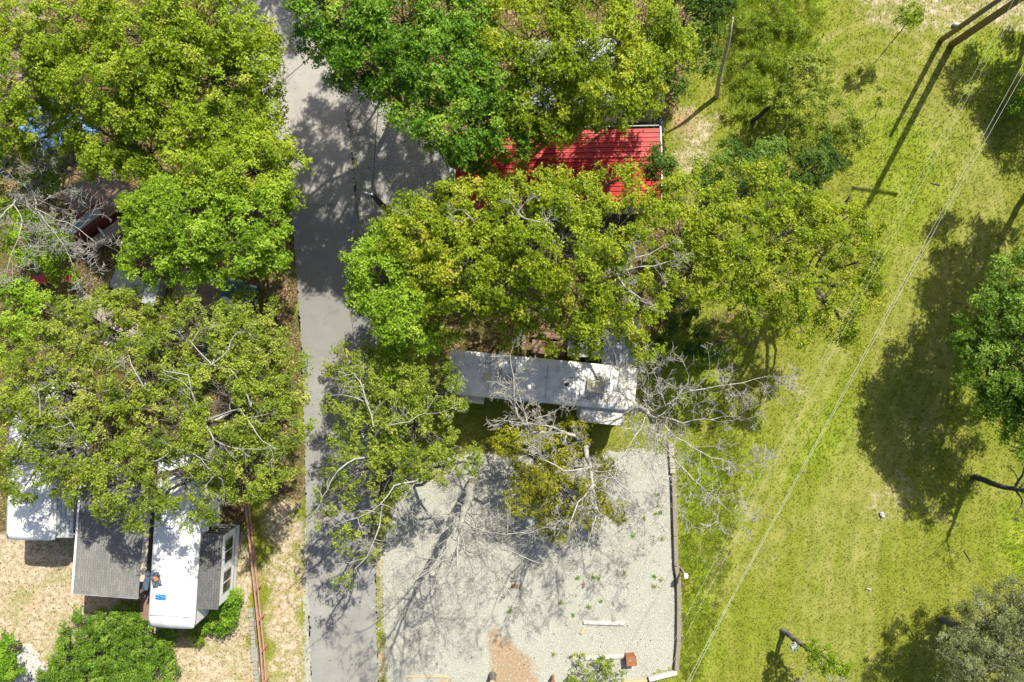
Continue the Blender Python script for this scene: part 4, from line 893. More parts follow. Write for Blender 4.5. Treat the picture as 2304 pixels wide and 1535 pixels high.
def shed(name, label, c1, c2, z, ang, roofm, wallm, corr=0.2, ridge=False, cat='shed', drop=0.25, axis='y'):
    """small building: walls and a one-slope roof of ribbed sheets running along axis"""
    a = P(*c1, z); b = P(*c2, z); c = (a+b)/2; root = thing(name, label, cat, (c.x, c.y, 0), ang)
    l1 = root.matrix_basis.inverted() @ a; l2 = root.matrix_basis.inverted() @ b
    Lx, Ly = abs(l1.x-l2.x), abs(l1.y-l2.y)
    add('wall', MB().box((0, 0, (z-drop-0.12)/2), (Lx-0.25, Ly-0.25, z-drop-0.12)), wallm, root)
    add('door', MB().box((0, -(Ly/2-0.115), 0.98), (0.8, 0.05, 1.9)), M_BROWN, root)
    n = max(2, round((Ly if axis == 'x' else Lx)/0.6)); w = (Ly if axis == 'x' else Lx)/n
    mesh = None
    for i in range(n):
        o = -(Ly if axis == 'x' else Lx)/2+w*(i+0.5)
        if mesh is None:
            mb = MB(); prof = [(-.5, 0), (-.42, 0), (-.38, .035), (-.30, .035), (-.26, 0), (-.06, 0), (-.03, .02), (.03, .02), (.06, 0), (.26, 0), (.30, .035), (.38, .035), (.42, 0), (.5, 0)]
            LL = (Lx if axis == 'x' else Ly)/2
            for q in range(len(prof)-1):
                (s0, h0), (s1, h1) = prof[q], prof[q+1]
                if axis == 'x': mb.quad((-LL, s0*w, h0+drop/2), (LL, s0*w, h0-drop/2), (LL, s1*w, h1-drop/2), (-LL, s1*w, h1+drop/2))
                else: mb.quad((s0*w, -LL, h0-drop/2), (s0*w, LL, h0+drop/2), (s1*w, LL, h1+drop/2), (s1*w, -LL, h1-drop/2))
            o1 = add('roof_panel', mb, roofm, root); mesh = o1.data
        else: o1 = link('roof_panel', mesh, None, root)
        o1.location = (0, o, z-drop/2) if axis == 'x' else (o, 0, z-drop/2)
    return root
shed('lean_to_shed', 'lean-to with grey ribbed roof touching the long trailer', (1362, 712), (1432, 826), 2.6, R(-4), M_GALV, M_TAN)
shed('lean_to_shed', 'narrow lean-to with white sheet roof beside the long trailer', (1280, 752), (1352, 806), 2.4, R(-4), M_OLDWHITE, M_TAN, axis='x')
# brown picnic table under the oak
def picnic(px, py, ang, label):
    c = P(px, py); root = thing('picnic_table', label, 'table', (c.x, c.y, 0), ang)
    for k in range(5): add('plank', MB().box((0, -0.30+k*0.15, 0.74), (1.8, 0.14, 0.04)), M_BROWN, root)
    for sy in (-1, 1):
        for k in range(2): add('bench_plank', MB().box((0, sy*(0.62+k*0.14), 0.44), (1.8, 0.13, 0.04)), M_BROWN, root)
    for sx in (-0.65, 0.65):
        for sy in (-1, 1): add('leg', MB().tube([(sx, sy*0.62, 0), (sx, sy*0.2, 0.72)], 0.05, 4), M_BROWN, root)
        add('crossbar', MB().box((sx+0.06, 0, 0.40), (0.05, 1.5, 0.09)), M_BROWN, root)
picnic(1232, 782, R(-5), 'brown picnic table between the long trailer and the oaks')

# --- the red roof
zr = 3.3
cR = P(1256, 372, zr); redh = thing('red_roofed_cabin', 'cabin with bright red ribbed metal roof beneath the oaks', 'cabin', (cR.x, cR.y, 0), R(1.2))
LR = S(462, zr); ridge_y = 0.35; top_y = S(85, zr); bot_y = -S(98, zr)
hz = 0.42
add('wall', MB().box((0, (top_y+bot_y)/2, 1.4), (LR-0.5, top_y-bot_y-0.5, 2.8)), M_TAN, redh)
pw = 0.245
def red_panels(y0, y1, side):
    n = int(round((y1-y0)/pw)); mesh = None; slope = hz/((y1-y0))
    for i in range(n):
        y = y0+pw*i; mb = MB()
        # flat pan with a standing rib along its upper seam
        h = lambda yy: zr-(abs(yy-ridge_y))*hz/3.6
        if mesh is None:
            dz = h(y)-h(y+pw)
            pr = [(0, 0), (pw*0.12, 0), (pw*0.17, 0.045), (pw*0.30, 0.045), (pw*0.35, 0), (pw*0.62, 0), (pw*0.66, 0.012), (pw*0.72, 0.012), (pw*0.76, 0), (pw, 0)]
            for q in range(len(pr)-1):
                (s0, h0), (s1, h1) = pr[q], pr[q+1]
                a0 = -dz*s0/pw+h0; a1 = -dz*s1/pw+h1
                mb.quad((-LR/2, s0, a0), (LR/2, s0, a0), (LR/2, s1, a1), (-LR/2, s1, a1))
                mb.quad((-LR/2, s0, a0-0.03), (-LR/2, s1, a1-0.03), (LR/2, s1, a1-0.03), (LR/2, s0, a0-0.03))
            o = add('roof_panel', mb, M_RED, redh); mesh = o.data
        else: o = link('roof_panel', mesh, None, redh)
        o.location = (0, y, h(y)+0.001*(i % 2))
red_panels(ridge_y, ridge_y+pw*round((top_y-ridge_y)/pw), 1)
red_panels(ridge_y-pw*round((ridge_y-bot_y)/pw), ridge_y, -1)
add('ridge_cap', MB().tube([(-LR/2, ridge_y, zr+0.012), (LR/2, ridge_y, zr+0.012)], 0.055, 6), M_RED, redh)
for sx, nm in ((1, 'trim'), (-1, 'trim')):
    for y0, y1 in ((bot_y+0.05, ridge_y), (ridge_y, top_y)):
        h = lambda yy: zr-(abs(yy-ridge_y))*hz/3.6
        x = sx*(LR/2+0.05); mb = MB(); mb.tube([(x, y0, h(y0)+0.03), (x, y1, h(y1)+0.03)], 0.042, 4); add(nm, mb, M_WHITE, redh)
add('fascia', MB().box((0, top_y+0.06, zr-(top_y-ridge_y)*hz/3.6-0.02), (LR, 0.05, 0.08)), M_GREYPL, redh)
for x in (-3.2, 0.5, 3.4):
    w = add('window', MB().box((x, bot_y+0.24, 1.6), (1.0, 0.05, 0.9)), M_GLASS, redh); add('frame', MB().box((x, bot_y+0.245, 1.6), (1.14, 0.035, 1.04)), M_WHITE, w)
# propane tank by its corner
c = P(1020, 408); pt = thing('propane_tank', 'pale blue-grey tank at the corner of the red roof', 'tank', (c.x, c.y, 0), R(90))
add('tank_body', MB().ell((0, 0, 0.62), (0.62, 0.34, 0.34), 18, 12), M_GALV, pt, smooth=True)
for s in (-0.35, 0.35): add('leg', MB().box((s, 0, 0.16), (0.08, 0.42, 0.33)), M_GREYPL, pt)
add('valve_cap', MB().cyl((0, 0, 0.93), 0.10, 0.12, 12), M_GREYPL, pt)
# pale roof hidden below the tall oak
hid = trailer('mobile_home', 'pale ribbed mobile home roof glimpsed under the tall yellowish oak', (1330, 165), 3.1, S(330, 3.1), S(160, 3.1), R(1.5), M_OLDGALV)
for k in range(12):
    x = -S(330, 3.1)/2+0.4+k*0.6
    add('roof_rib', MB().box((x, 0, 3.185), (0.06, S(160, 3.1)-0.6, 0.05)), M_OLDGALV, hid)
shed('tool_shed', 'dark narrow shed at the back corner of the red roof', (1468, 262), (1496, 292), 2.2, R(2), M_SHINGLE2, M_DARKRED)

# --- lower left trailers
ANG2 = R(90-3.6)
c2 = (395, 1214)
t2 = trailer('camper_trailer', 'clean white camper trailer with a grey slide-out and a blue bag on top', c2, 3.1, S(400, 3.1), S(105, 3.1), ANG2, M_RVROOF2)
L2, W2 = S(400, 3.1), S(105, 3.1)
p = lp(405, 1388, 3.2, t2); add('roof_seam', MB().box((p.x, 0, 3.19), (0.05, W2-0.3, 0.02)), M_GREYPL, t2)
for nm, px, py, w, d, h, mm in (('roof_vent', 392, 1225, 0.36, 0.42, 0.09, M_WHITE), ('roof_vent', 384, 1275, 0.34, 0.34, 0.07, M_WHITE), ('air_conditioner', 380, 1165, 0.9, 0.62, 0.24, M_WHITE)):
    rbox(t2, nm, px, py, w, d, h, mm)
# slide-out on the lane side: shingled top, white wall with two windows
zs = 2.72
a, b = lp(445, 1204, zs, t2), lp(473, 1368, zs, t2)
sl = abs(a.x-b.x); sx = (a.x+b.x)/2; sw = 1.02; sy = -W2/2-sw/2+0.02
so = add('slide_out', MB().box((sx, sy, (zs+0.35)/2), (sl-0.06, sw, zs-0.35-0.06)), M_WHITE, t2)
mb = MB(); nst = 8
for k in range(nst):
    y0 = sy-sw/2-0.06+(sw+0.08)*k/nst; y1 = sy-sw/2-0.06+(sw+0.08)*(k+1)/nst
    mb.box((sx, (y0+y1)/2, zs+0.03+k*0.012), (sl+0.1, (y1-y0)*1.25, 0.02), rx=-0.06)
add('slide_roof', mb, M_SHINGLE2, so)
wy = sy-sw/2-0.012
for cx_, wl in ((sx+sl*0.24, 1.15), (sx-sl*0.20, 1.05)):
    w = add('window', MB().box((cx_, wy-0.008, 1.75), (wl, 0.03, 0.85)), M_GLASS, so)
    add('frame', MB().box((cx_, wy, 1.75), (wl+0.14, 0.03, 0.99)), M_GREYPL, w)
    add('mullion', MB().box((cx_, wy-0.026, 1.75), (0.05, 0.02, 0.85)), M_WHITE, w)
add('wall_trim', MB().box((sx, wy-0.01, 0.95), (sl-0.1, 0.05, 0.07)), M_GREYPL, so)
for k in range(4): add('end_slat', MB().box((sx+sl/2+0.02, sy, 1.0+k*0.42), (0.04, sw-0.12, 0.06)), M_DARK, so)
add('end_panel', MB().box((sx+sl/2-0.02, sy, 1.6), (0.04, sw-0.06, 1.9)), M_GREYPL, so)
a = lp(474, 1140, 2.9, t2); add('awning_case', MB().box((a.x-0.2, -W2/2-0.18, 2.85), (2.2, 0.34, 0.16)), M_WHITE, t2, bevel=0.05)
# blue bag and cloth left on the roof
def cloth(name, label, cat, cx, cy, z, w, d, mat, seed, h=0.10, ang=0.0, thickness=0.02):
    r = np.random.default_rng(seed); c = P(cx, cy, z); root = None
    n = 12; V = []; F = []; ph = r.uniform(0, 6, 6)
    for i in range(n+1):
        for j in range(n+1):
            u, v = i/n-.5, j/n-.5
            e = 1+0.10*math.sin(5*v*6+ph[0]); e2 = 1+0.12*math.sin(4*u*6+ph[1])
            V.append((u*w*e, v*d*e2, thickness+h*(0.5+0.5*math.sin(9*u+4*v+ph[2])*math.cos(7*v-3*u+ph[3]))*(1-1.2*max(abs(u), abs(v)))))
    for i in range(n):
        for j in range(n):
            a = i*(n+1)+j; F.append((a, a+n+1, a+n+2, a+1))
    k = len(V); V += [(x, y, 0) for x, y, q in V]; F += [tuple(k+q for q in reversed(f)) for f in F[:n*n]]
    rim = [i*(n+1) for i in range(n)]+[n*(n+1)+j for j in range(n)]+[i*(n+1)+n for i in range(n, 0, -1)]+[j for j in range(n, 0, -1)]
    for q in range(len(rim)): F.append((rim[q], k+rim[q], k+rim[(q+1) % len(rim)], rim[(q+1) % len(rim)]))
    mb = MB(); mb.v = V; mb.f = F
    o = add(name, mb, mat, None, (c.x, c.y, z), ang, smooth=True); tag(o, label, cat); return o
cloth('tarp_bag', 'crumpled bright blue plastic bag on the clean white trailer roof', 'bag', 362, 1343, 3.19, 0.50, 0.26, M_BLUE, 1, 0.14, R(-5))
cloth('tarp_cloth', 'slate blue cloth slung over the shingle roof edge', 'cloth', 331, 1307, 2.93, 0.30, 0.95, M_SLATE, 2, 0.20, R(-14))
cloth('tarp_cloth', 'dark checked cloth bundle on the white trailer roof edge', 'cloth', 352, 1304, 3.20, 0.42, 0.70, M_SLATE, 3, 0.22, R(12))
cloth('rag', 'rust orange rag lying on the dark checked cloth', 'rag', 351, 1302, 3.36, 0.20, 0.22, M_ORANGE, 4, 0.12, R(20))

# shingled porch roof between the trailers
zp = 2.78
cp = P(250, 1190, zp); porch = thing('porch_cover', 'grey shingled porch roof standing between two white trailers', 'porch', (cp.x, cp.y, 0), R(90-4.2))
LP_, WP_ = S(300, zp), S(146, zp)
mb = MB(); nc = int(WP_/0.125)
for k in range(nc):
    y = -WP_/2+(k+0.5)*WP_/nc; mb.box((0, y, zp+0.10-0.10*abs(k/nc-0.35)+(k % 2)*0.0), (LP_, WP_/nc*1.3, 0.018), rx=0.09)
add('roof', mb, M_SHINGLE, porch)
add('roof_deck', MB().box((0, 0, zp-0.02), (LP_-0.04, WP_-0.06, 0.06)), M_WOOD, porch)
add('gutter', MB().box((0, WP_/2+0.06, zp+0.0), (LP_, 0.10, 0.12)), M_WHITE, porch)
add('fascia', MB().box((-LP_/2-0.03, 0, zp-0.0), (0.04, WP_, 0.14)), M_GREYPL, porch)
add('flashing', MB().box((0.4, -WP_/2-0.16, zp+0.02), (LP_-0.9, 0.30, 0.05)), M_TAN, porch)
for x in (-LP_/2+0.15, 0, LP_/2-0.15):
    for y in (-WP_/2+0.15, WP_/2-0.15): add('post', MB().box((x, y, (zp-0.06)/2), (0.1, 0.1, zp-0.06)), M_WOOD, porch)
for k in range(14): add('floor_board', MB().box((0.3, -WP_/2+0.2+k*(WP_-0.3)/14, 0.30), (LP_-1.2, (WP_-0.3)/14-0.02, 0.04)), M_BROWN, porch)
# brown plank landing
cl = P(336, 1366, 1.0); land = thing('plank_landing', 'brown plank landing beside the clean white trailer', 'deck', (cl.x, cl.y, 0), R(-3.6))
for k in range(9): add('plank', MB().box((0, 0.66-k*0.165, 1.0), (0.86, 0.155, 0.045)), M_BROWN, land)
for sx_ in (-0.38, 0.38):
    for sy_ in (-0.65, 0.65): add('post', MB().box((sx_, sy_, 0.485), (0.09, 0.09, 0.97)), M_BROWN, land)
# far left trailer with ribbed awning
t3 = trailer('camper_trailer', 'white camper trailer with ribbed blue-grey awning, beside the shingle porch', (70, 1040), 3.1, S(352, 3.1), S(110, 3.1), R(90-1.5), M_RVROOF2)
W3, L3 = S(110, 3.1), S(352, 3.1)
for k in range(4): add('awning_panel', MB().box((-L3/2+1.35, -W3/2-0.10-k*0.2, 2.86-k*0.03), (2.5, 0.19, 0.04)), M_GALV, t3)
for x in (-L3/2+0.25, -L3/2+2.4): add('awning_post', MB().box((x, -W3/2-0.78, 1.37), (0.06, 0.06, 2.74)), M_WHITE, t3)
add('roof_vent', MB().box((0.5, 0, 3.22), (0.4, 0.4, 0.12)), M_WHITE, t3, bevel=0.03)

# --- clutter in the wood at the left
def boards(name, label, cat, p0, p1, width, n, mat, z, gap=0.015, along=True, posts=True, th=0.04, z0=0.0):
    """platform of boards between two photo points (centre line ends)"""
    a = P(*p0, z); b = P(*p1, z); c = (a+b)/2; L = (b-a).length; ang = math.atan2(b.y-a.y, b.x-a.x)
    root = thing(name, label, cat, (c.x, c.y, 0), ang); rr = random.Random(name+label)
    if along:
        w = width/n; me = None
        for k in range(n):
            if me is None: o = add('plank', MB().box((0, 0, 0), (L, w-gap, th)), mat, root, bevel=0.004, seg=1); me = o.data
            else: o = link('plank', me, None, root)
            o.location = (rr.uniform(-.03, .03), -width/2+w*(k+.5), z+rr.uniform(-.006, .006))
    else:
        w = L/n; me = None
        for k in range(n):
            if me is None: o = add('plank', MB().box((0, 0, 0), (w-gap, width, th)), mat, root, bevel=0.004, seg=1); me = o.data
            else: o = link('plank', me, None, root)
            o.location = (-L/2+w*(k+.5), rr.uniform(-.04, .04), z+rr.uniform(-.006, .006))
    if posts:
        for sx_ in (-1, 1):
            for sy_ in (-1, 1): add('post', MB().box((sx_*(L/2-.12), sy_*(width/2-.1), (z-th)/2), (.1, .1, max(.05, z-th))), M_WOOD, root)
    return root
boards('plank_deck', 'brown plank deck beneath the bleached dead tree', 'deck', (170, 480), (275, 400), 2.6, 13, M_BROWNROOF, 0.6)
boards('boardwalk', 'long weathered boardwalk beside the grey lid', 'boardwalk', (170, 668), (345, 772), 0.95, 6, M_WOOD, 0.35)
boards('plank_deck', 'brown slatted deck with a pale pipe lying on it', 'deck', (395, 640), (530, 685), 2.0, 26, M_BROWNROOF, 0.4, along=False)
boards('plank_stack', 'old boards lying across dark red shed steps', 'boards', (205, 555), (275, 505), 0.7, 4, M_WOOD, 0.5)
c = P(232, 528); dr = thing('red_shed', 'dark red shed wall with pale boards beside the deck', 'shed', (c.x, c.y, 0), math.atan2(48, 66))
add('wall', MB().box((0, 0.6, 0.6), (2.0, 0.9, 1.2)), M_DARKRED, dr); add('roof', MB().box((0, 0.6, 1.24), (2.2, 0.5, 0.07), rx=0.1), M_GREYPL, dr); add('rail', MB().box((0.3, -0.2, 0.75), (0.10, 0.6, 0.06)), M_WHITE, dr); add('rail_post', MB().box((0.3, -0.05, 0.36), (0.07, 0.07, 0.72)), M_WHITE, dr)
c = P(296, 640); ld = thing('truck_bed_lid', 'grey rounded truck-bed lid lying on brown leaves', 'lid', (c.x, c.y, 0), R(-22))
add('shell', roof_shell(1.95, 1.15, 0.36, 0.06, 0.12, 18, 12, 0.22), M_GREYPL, ld, smooth=True); add('rim', MB().box((0, 0, 0.09), (1.8, 1.02, 0.18)), M_DARK, ld)
c = P(359, 658); cb = thing('chest_freezer', 'pale grey chest freezer with a dark handle slot', 'freezer', (c.x, c.y, 0), R(-16))
add('body', MB().box((0, 0, 0.42), (0.68, 1.42, 0.84)), M_GREYPL, cb, bevel=0.03); add('lid', MB().box((0, 0, 0.88), (0.72, 1.48, 0.09)), M_GALV, cb, bevel=0.025); add('handle', MB().box((0, 0.52, 0.935), (0.42, 0.07, 0.03)), M_DARK, cb)
a, b = P(428, 693, .5), P(451, 626, .5); pp = add('pipe', MB().tube([a, (a+b)/2, b], 0.035, 8), M_WHITE); tag(pp, 'thin pale pipe lying across the brown slatted deck', 'pipe')
# teal car under the thin oak
c = P(530, 722); car = thing('parked_car', 'dark teal car with pale windscreen parked under the thin oak', 'car', (c.x, c.y, 0), R(72))
mb = MB(); prof = [(-2.2, .35), (-2.2, .78), (-1.9, .86), (-1.35, .88), (-.9, 1.38), (.55, 1.42), (1.15, .95), (2.05, .82), (2.2, .6), (2.2, .35)]
n0 = len(prof)
for yy, ins in ((-.86, 0), (.86, 0)):
    for x, z in prof:
        tap = 0.17*max(0, (z-.88)/.5); mb.v.append((x, yy*(1-tap), z))
mb.f.append(tuple(range(n0))[::-1]); mb.f.append(tuple(n0+i for i in range(n0)))
for i in range(n0): mb.f.append((i, (i+1) % n0, n0+(i+1) % n0, n0+i))
add('body', mb, M_TEAL, car, bevel=0.05)
add('windscreen', MB().box((.86, 0, 1.21), (.72, 1.30, .03), ry=R(38)), M_GALV, car); add('rear_window', MB().box((-1.13, 0, 1.15), (.6, 1.3, .03), ry=R(-48)), M_GLASS, car)
for s in (-1, 1):
    add('side_window', MB().box((-.15, s*.79, 1.15), (1.3, .04, .36), rx=R(12*s)), M_GLASS, car)
    add('headlight', MB().box((2.16, s*.62, .68), (.1, .34, .14)), M_WHITE, car)
    for x in (-1.35, 1.35):
        w = add('wheel', MB().tube([(x, s*.70, .33), (x, s*.88, .33)], .33, 18), M_DARK, car); add('rim', MB().tube([(x, s*.86, .33), (x, s*.895, .33)], .19, 14), M_GALV, w)
# tarps
cloth('tarp', 'large faded blue tarp crumpled under the bleached dead tree', 'tarp', 122, 285, 1.0, 3.2, 2.4, M_BLUETARP, 11, 0.45, R(25), 0.3)
cloth('tarp', 'bright blue tarp under the broad yellow-green oak', 'tarp', 317, 178, 1.2, 1.5, 1.3, M_BLUE, 12, 0.4, R(10), 0.3)
cloth('tarp', 'faded blue tarp strip hung near the crumpled larger tarp', 'tarp', 195, 290, 0.8, 1.4, 0.6, M_BLUETARP, 13, 0.3, R(-20), 0.25)
boards('shed_roof', 'brown plank shed roof in the oak gap at the yard corner', 'shed', (20, 35), (105, 35), 3.0, 12, M_BROWNROOF, 2.3)
boards('shed_roof', 'tilted brown plank roof edge below the first shed roof', 'shed', (-20, 150), (45, 140), 1.6, 8, M_BROWNROOF, 2.0)
boards('board_pile', 'white and pink boards stacked under the olive oak', 'boards', (235, 768), (330, 778), 0.5, 4, M_CONC, 0.25)
c = P(100, 632); o = thing('storage_bin', 'red plastic bin beside the boardwalk start', 'bin', (c.x, c.y, 0), R(12)); add('body', MB().box((0, 0, .22), (.75, .4, .44)), M_STRED, o, bevel=.04); add('lid', MB().box((0, 0, .46), (.8, .45, .05)), M_STRED, o, bevel=.015)
c = P(172, 628); o = thing('storage_bin', 'dark red bin near the boardwalk under lime leaves', 'bin', (c.x, c.y, 0), R(-20)); add('body', MB().box((0, 0, .25), (.45, .4, .5)), M_DARKRED, o, bevel=.04); add('lid', MB().box((0, 0, .52), (.5, .45, .05)), M_STRED, o, bevel=.015)

# ------------------------------------------------------------------ fences, edging, poles, wires
# red rail fence on the left verge
FP = [(551, 1128), (558, 1190), (566, 1262), (573, 1330), (580, 1398), (587, 1468), (592, 1540), (597, 1610)]
fz = 0.95
c = P(*FP[0]); fen = thing('rail_fence', 'leaning red-stained rail fence along the lane verge', 'fence', (c.x, c.y, 0))
for i, q in enumerate(FP):
    p = P(*q, fz)-c; add('post', MB().box((p.x, p.y, 0.47), (0.09, 0.09, 0.98)), M_REDWOOD, fen)
for i in range(len(FP)-1):
    for z, off in ((fz, 0.0), (0.5, 0.0)):
        a, b = P(*FP[i], z)-c, P(*FP[i+1], z)-c
        if z == 0.5: a = P(*FP[i], fz)-c; b = P(*FP[i+1], fz)-c; a.z = b.z = 0.5
        d = (b-a); L = d.length; m = (a+b)/2
        add('rail', MB().box((m.x+off, m.y, (a.z+b.z)/2), (L-0.02, 0.075, 0.09), rz=math.atan2(d.y, d.x)), M_REDWOOD, fen)
# row of concrete blocks at its foot
wall_a, wall_b = P(566, 1372), P(583, 1560)
bw = thing('block_border', 'row of mossy concrete blocks at the foot of the rail fence', 'border', tuple(wall_a)); dv = wall_b-wall_a; n = 19; me = None
for k in range(n):
    rr = random.Random(k); big_ = k in (9, 10, 11)
    if me is None: o = add('block', MB().box((0, 0, .1), (.26, .22, .2)), M_BLOCK, bw, bevel=.018); me = o.data
    else: o = link('block', me, None, bw)
    q = dv*k/n; o.location = (q.x+rr.uniform(-.03, .03), q.y, 0); o.rotation_euler = (0, 0, rr.uniform(-.12, .12))
    if big_: o.scale = (1.5, 1.1, 1.05)
# timbers round the gravel pad
def timber(p0, p1, label, w=0.20, h=0.20, mat=None, z=0.0, name='landscape_timber', cat='timber', group=None):
    a, b = P(*p0), P(*p1); d = b-a; m = (a+b)/2
    mb = MB().box((0, 0, h/2), (d.length-0.02, w, h)); o = add(name, mb, mat or M_TIMBER, None, (m.x, m.y, z), math.atan2(d.y, d.x), bevel=0.03)
    tag(o, label, cat, group); return o
EDG = [(1514, 1066), (1516, 1135), (1518, 1205), (1520, 1272), (1525, 1302), (1526, 1370), (1525, 1440), (1520, 1505)]
names_ = ['beside the concrete blocks', 'second along from the concrete blocks', 'touching the small meter post', 'short and crooked just past the meter post', 'after the crooked short one', 'one before the white board', 'meeting the white board at the pad corner']
for k in range(len(EDG)-1): timber(EDG[k], EDG[k+1], 'grey landscape timber edging the gravel pad, '+names_[k], 0.24, 0.26, group='timbers edging the gravel pad')
timber((1458, 1526), (1522, 1510), 'white-topped board closing the gravel pad corner', 0.26, 0.22, M_CONC, name='edge_board', cat='board')
timber((1398, 1534), (1456, 1530), 'thin tan board at the foot of the gravel pad', 0.12, 0.12, M_FRESH, name='edge_board', cat='board')
wb = thing('block_row', 'short row of pale concrete blocks at the head of the timbers', 'border', tuple(P(1508, 1000))); me = None
for k in range(6):
    if me is None: o = add('block', MB().box((0, 0, .11), (.28, .26, .2)), M_TANBLOCK, wb, bevel=.02); me = o.data
    else: o = link('block', me, None, wb)
    o.location = (0.02*k, -0.29*k, 0); o.rotation_euler = (0, 0, random.uniform(-.1, .1))
# long low kerb behind the trailer
wb = thing('block_row', 'row of grey blocks behind the end of the long trailer', 'border', tuple(P(1478, 815))); me = None; dv = P(1490, 905)-P(1478, 815)
for k in range(9):
    if me is None: o = add('block', MB().box((0, 0, .09), (.22, .23, .18)), M_BLOCK, wb, bevel=.02); me = o.data
    else: o = link('block', me, None, wb)
    o.location = dv*k/9; o.rotation_euler = (0, 0, random.uniform(-.15, .15))
# concrete stops, box, debris on the pad
def stop(p0, p1, label):
    a, b = P(*p0), P(*p1); d = b-a; m = (a+b)/2; L = d.length
    root = thing('parking_stop', label, 'parking stop', (m.x, m.y, 0), math.atan2(d.y, d.x))
    mb = MB()
    mb.v = [(-L/2, -.11, 0), (L/2, -.11, 0), (L/2, .11, 0), (-L/2, .11, 0), (-L/2+.04, -.07, .13), (L/2-.04, -.07, .13), (L/2-.04, .07, .13), (-L/2+.04, .07, .13)]
    mb.f = [(3, 2, 1, 0), (4, 5, 6, 7), (0, 1, 5, 4), (1, 2, 6, 5), (2, 3, 7, 6), (3, 0, 4, 7)]
    add('body', mb, M_CONC, root, bevel=.012)
    for s in (-1, 1): add('spike', MB().cyl((s*L*.36, 0, .125), .025, .015, 8), M_RUST, root)
stop((1311, 1400), (1405, 1403), 'white concrete wheel stop lying clear on the gravel pad')
stop((1315, 1481), (1408, 1476), 'white concrete wheel stop half under the green vine')
c = P(1417, 1478); o = thing('rusty_box', 'rusty brown metal box at the end of the lower wheel stop', 'box', (c.x, c.y, 0), R(6))
add('body', MB().box((0, 0, .26), (.52, .48, .52)), M_RUST, o, bevel=.015); add('lid', MB().box((0, 0, .535), (.57, .53, .04)), M_RUST, o, bevel=.01); add('knob', MB().cyl((-.08, .05, .55), .03, .03, 8), M_CONC, o)
c = P(1108, 1520); o = thing('stump', 'sawn tree stump at the brown earth patch', 'stump', (c.x, c.y, 0))
add('bole', MB().tube([(0, 0, 0), (0, -.02, .35), (.02, -.03, .8)], [.24, .19, .18], 14), M_BARK, o, smooth=False); add('cut_face', MB().cyl((.02, -.03, .801), .165, .012, 14), M_FRESH, o)
c = P(1243, 1521); o = thing('bollard_post', 'short rusty post casting a shadow on the pad edge', 'post', (c.x, c.y, 0)); add('shaft', MB().cyl((0, 0, 0), .09, .62, 12), M_RUST, o); add('cap', MB().cyl((0, 0, .62), .10, .03, 12), M_RUST, o)
timber((912, 1522), (1012, 1523), 'long tan plank lying at the foot of the gravel pad', .09, .05, M_FRESH, name='loose_plank', cat='plank')
timber((985, 1536), (1010, 1527), 'short broken plank crossing the long tan plank', .08, .05, M_FRESH, z=.055, name='loose_plank', cat='plank')
timber((1307, 1426), (1315, 1411), 'small splintered wood block below the upper wheel stop', .16, .10, M_FRESH, name='wood_block', cat='wood')
timber((1150, 1318), (1172, 1320), 'rust brown slab on the gravel under bare twigs', .22, .06, M_RUST, name='rust_slab', cat='slab')
timber((1309, 1318), (1316, 1319), 'small pinkish paver on the gravel pad', .26, .05, M_BROWN, name='paver', cat='paver')
c = P(1523, 1279); o = thing('meter_post', 'little white meter post on the timber edging', 'post', (c.x-.0, c.y, 0)); add('post', MB().box((0.22, 0, .5), (.09, .09, 1.0)), M_WOOD, o); add('meter_box', MB().box((0.22, -.04, 1.08), (.20, .22, .24)), M_WHITE, o, bevel=.02)
# lawn litter
cloth('rag', 'white rag lying on the lawn', 'rag', 1984, 1158, 0.03, .20, .32, M_OLDWHITE, 21, .14, R(20), .05)
cloth('paper_scrap', 'thin curved white scrap on the lawn', 'scrap', 1954, 1325, 0.03, .26, .07, M_OLDWHITE, 22, .06, R(-20), .03)
c = P(2147, 57); o = add('pale_stone', MB().ell((0, 0, .09), (.16, .13, .13), 9, 6), M_CONC, None, (c.x, c.y, 0)); tag(o, 'pale stone beside the two power poles', 'stone')
timber((2093, 412), (2116, 417), 'dark stick lying on the lawn between the power lines', .06, .05, M_DARKBARK, name='stick', cat='stick')
timber((2168, 1238), (2184, 1264), 'dark stick lying on the lawn near the bare leaning tree', .05, .05, M_DARKBARK, name='stick', cat='stick')
# box on the broken trunk
c = P(1786, 1456, 1.6); o = thing('electric_box', 'pale blue box hung on the broken trunk', 'box', (c.x, c.y, 1.6), R(20)); add('case', MB().box((0, 0, 0), (.34, .26, .36)), M_GALV, o, bevel=.03); add('bracket', MB().box((.13, .15, 0), (.08, .16, .1)), M_GREYPL, o)
# leaning pale snag in the weeds
a = P(1612, 219); o = thing('snag', 'pale barkless trunk leaning over the tall weeds', 'tree trunk', tuple(a)); b_ = P(1630, 130, 3.0)-a; e_ = P(1649, 40, 5.2)-a
add('trunk', MB().tube([(0, 0, 0), (b_*.5)+Vector((-.06, 0, 0)), b_, (b_+e_)/2+Vector((.05, 0, 0)), e_], [.13, .115, .095, .07, .04], 10), M_SNAG, o, smooth=True)
# broken limb by the lawn
dead_tree('broken_limb', 'thick broken grey limb jutting out of the oak beside the lawn', [[(1850, 500, 0, .16), (1860, 490, 1.6, .14), (1885, 480, 2.6, .12), (1902, 458, 3.2, .10)], [(1885, 480, 2.6, .08), (1920, 472, 3.2, .05), (1940, 470, 3.4, .03)]], 76, M_DARKBARK, 1, .9, .5, kids=(1, 2), minr=2.4)
